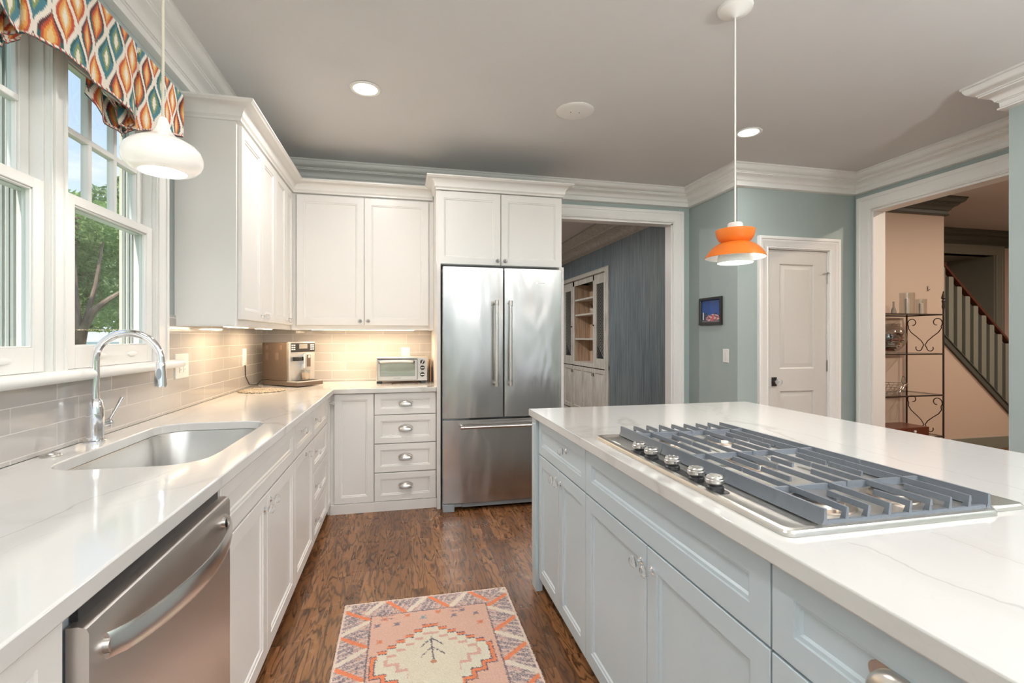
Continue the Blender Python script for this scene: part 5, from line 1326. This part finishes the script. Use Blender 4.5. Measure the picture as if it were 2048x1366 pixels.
MB().use(mat('dark_brown_wood', (.05, .025, .015), .4)).tube([(BX + .13, 7.15, bz_ + .03), (BX + .12, 7.23, bz_ + .085), (BX + .11, 7.29, bz_ + .125), (BX + .11, 7.31, bz_ + .155)], [.022, .020, .012, .006], 10).build('scoop', parent=r)

# ================================================================== OUTDOORS
def leafmat(name, a, b):
    m = bpy.data.materials.new(name); m.use_nodes = True; t = m.node_tree; p = t.nodes['Principled BSDF']
    MT[name] = m
    g = N(m, 'ShaderNodeNewGeometry'); wn_ = N(m, 'ShaderNodeObjectInfo')
    nn = noise(m, g.outputs['Position'], 9, 4, .7)
    L(m, ramp(m, nn, [(.32, a), (.68, b)]), p.inputs['Base Color']); p.inputs['Roughness'].default_value = .55
    tr = N(m, 'ShaderNodeBsdfTranslucent'); L(m, ramp(m, nn, [(.32, a), (.68, b)]), tr.inputs[0])
    mx_ = N(m, 'ShaderNodeMixShader'); mx_.inputs[0].default_value = .35
    o = t.nodes['Material Output']; L(m, p.outputs[0], mx_.inputs[1]); L(m, tr.outputs[0], mx_.inputs[2]); L(m, mx_.outputs[0], o.inputs[0])
    return m
lf = [leafmat('leaves_bright', (.18, .31, .09), (.56, .68, .30)), leafmat('leaves_mid', (.20, .29, .14), (.48, .56, .32)), leafmat('leaves_dark', (.17, .23, .14), (.36, .42, .28))]
bark = mat('smooth_brown_bark', (.26, .17, .13), .7)
_c = ramp(bark, noise(bark, coords(bark, (4, 4, 1.5)), 3, 4), [(.35, (.16, .10, .08)), (.65, (.38, .27, .21))]); L(bark, _c, P(bark).inputs['Base Color'])
def leaves(m, blobs, n, size, rg):
    for _ in range(n):
        cx, cy, cz, rx, rz = rg.choice(blobs)
        while True:
            p = Vector((rg.uniform(-1, 1), rg.uniform(-1, 1), rg.uniform(-1, 1)))
            if .35 < p.length < 1: break
        c = Vector((cx + p.x * rx, cy + p.y * rx, cz + p.z * rz)); s_ = size * rg.uniform(.6, 1.35)
        a = Vector((rg.gauss(0, 1), rg.gauss(0, 1), rg.gauss(0, .7))).normalized(); b = a.orthogonal().normalized(); b = (b * math.cos(1.1 * rg.random()) + a.cross(b) * math.sin(rg.random() * 6)).normalized()
        cc = a.cross(b).normalized() * (s_ * .16)
        m.add([c - a * s_, c - b * s_ * .42 + cc, c + a * s_, c + b * s_ * .42 + cc], [(0, 1, 2, 3)])
def tree(x, y, blobs, trunks, n, size, lm, seed, label, grp='trees outside the windows'):
    r = empty('garden_tree', (x, y, 0), label, 'tree', grp); rg = random.Random(seed)
    m = MB().use(lf[lm]); leaves(m, blobs, n, size, rg); m.build('foliage', parent=r, smooth=0)
    m = MB().use(bark)
    for path, r0, r1 in trunks:
        k = len(path); m.tube(path, [r0 + (r1 - r0) * i / (k - 1) for i in range(k)], 9)
    m.build('trunk', parent=r)
struct('ground_lawn', MB().use(mat('lawn_grass', (.12, .20, .06), .9)).box(-60, WX - .2, -30, 60, -.35, -.30).box(WX - .2, 30, -40, -3.2, -.35, -.30))
tree(-3.85, 7.0, [(-4.15, 7.45, 2.35, .35, .45), (-4.0, 7.1, 2.75, .5, .35), (-4.1, 7.5, 1.9, .25, .35), (-3.7, 8.1, 2.6, .6, .45), (-4.4, 7.9, 2.6, .7, .6), (-3.6, 8.3, 2.0, .7, .45), (-4.3, 8.4, 1.7, .8, .35), (-3.9, 8.4, 3.0, .5, .35), (-4.7, 8.2, 3.0, .4, .4)],
     [([(-3.90, 7, -.3), (-3.88, 7, .9), (-3.86, 7, 1.3), (-3.90, 7, 1.75), (-3.95, 7.05, 2.25), (-3.92, 7.1, 2.8)], .085, .030),
      ([(-3.86, 7, 1.05), (-3.80, 7, 1.40), (-3.70, 7.02, 1.62), (-3.56, 7.05, 1.76), (-3.36, 7.1, 1.92)], .060, .022),
      ([(-3.84, 7, 1.25), (-3.78, 7.05, 1.60), (-3.72, 7.1, 1.95), (-3.70, 7.2, 2.5)], .038, .016),
      ([(-3.88, 7, .4), (-3.98, 6.98, 1.0), (-4.06, 6.98, 1.6), (-4.12, 7.0, 2.3)], .060, .022)],
     13000, .042, 0, 11, 'leafy tree with branching reddish trunk outside the right window')
tree(-3.98, 5.95, [(-4.15, 5.75, 2.35, .42, .5), (-4.3, 5.8, 1.65, .42, .45), (-4.15, 5.7, 2.85, .42, .35), (-4.25, 5.8, 1.1, .4, .35)],
     [([(-4.06, 5.9, -.3), (-4.02, 5.95, .8), (-3.97, 5.98, 1.45), (-3.90, 5.98, 1.85), (-3.86, 5.98, 2.4)], .075, .030)], 7500, .045, 0, 12, 'bright leafy tree filling the lower left window')
tree(-6.2, 12.2, [(-6.3, 12.3, 2.6, 1.5, 1.0), (-5.6, 13.2, 3.0, 1.4, 1.0), (-6.0, 12.6, 3.9, .9, .8), (-5.2, 12.6, 2.4, 1.2, .8), (-5.9, 13.0, 4.6, .6, .5), (-6.8, 12.8, 3.2, 1.0, .8)],
     [([(-6.0, 12.6, -.3), (-6.0, 12.6, 2.4)], .2, .1)], 12000, .085, 1, 13, 'taller rounded tree behind, its crown against the sky')
tree(-10.5, 17, [(-11, 17, 2.6, 2.4, 1.8), (-8, 18, 2.8, 2.4, 1.8), (-13.5, 17, 2.2, 2.4, 1.6), (-6.0, 19, 2.6, 2.2, 1.7)], [([(-10, 17.5, -.3), (-10, 17.5, 2)], .25, .15)], 10000, .16, 2, 14, 'dark distant tree behind the others')
# parked white car
cw = mat('white_car_paint', (.80, .82, .84), .2, 0, Coat_Weight=1.0); cgz = mat('car_window_tint', (.30, .42, .48), .08)
car = empty('parked_car', (-6.0, 11.2, -.3), 'white parked car with pale blue windows seen low through the right window', 'car', rz=0)
WL[car.name] = Vector((0, 0, 0))
prof = [(-2.2, .35), (-2.25, .75), (-2.15, 1.0), (-1.7, 1.08), (-1.15, 1.58), (-.6, 1.70), (.9, 1.70), (1.7, 1.55), (2.15, 1.1), (2.25, .7), (2.2, .35)]
MB().use(cw).loft([[(x * k, y, z if z < 1.2 else z * kk) for x, z in prof] for y, k, kk in ((-.92, .98, .99), (-.85, 1, 1), (.85, 1, 1), (.92, .98, .99))]).build('body', parent=car)
MB().use(cgz).loft([[(x, y, z) for x, z in ((-1.5, 1.12), (-1.1, 1.52), (1.55, 1.50), (1.95, 1.12))] for y in (-.935, .935)]).build('side_windows', parent=car)
for x in (-1.45, 1.45):
    for y in (-.86, .86): MB().use(black_pl).lathe([(0, -.1), (.33, -.1), (.34, -.05), (.34, .05), (.33, .1), (0, .1)], (x, y, .34), 'y', 28).build('wheel', parent=car)
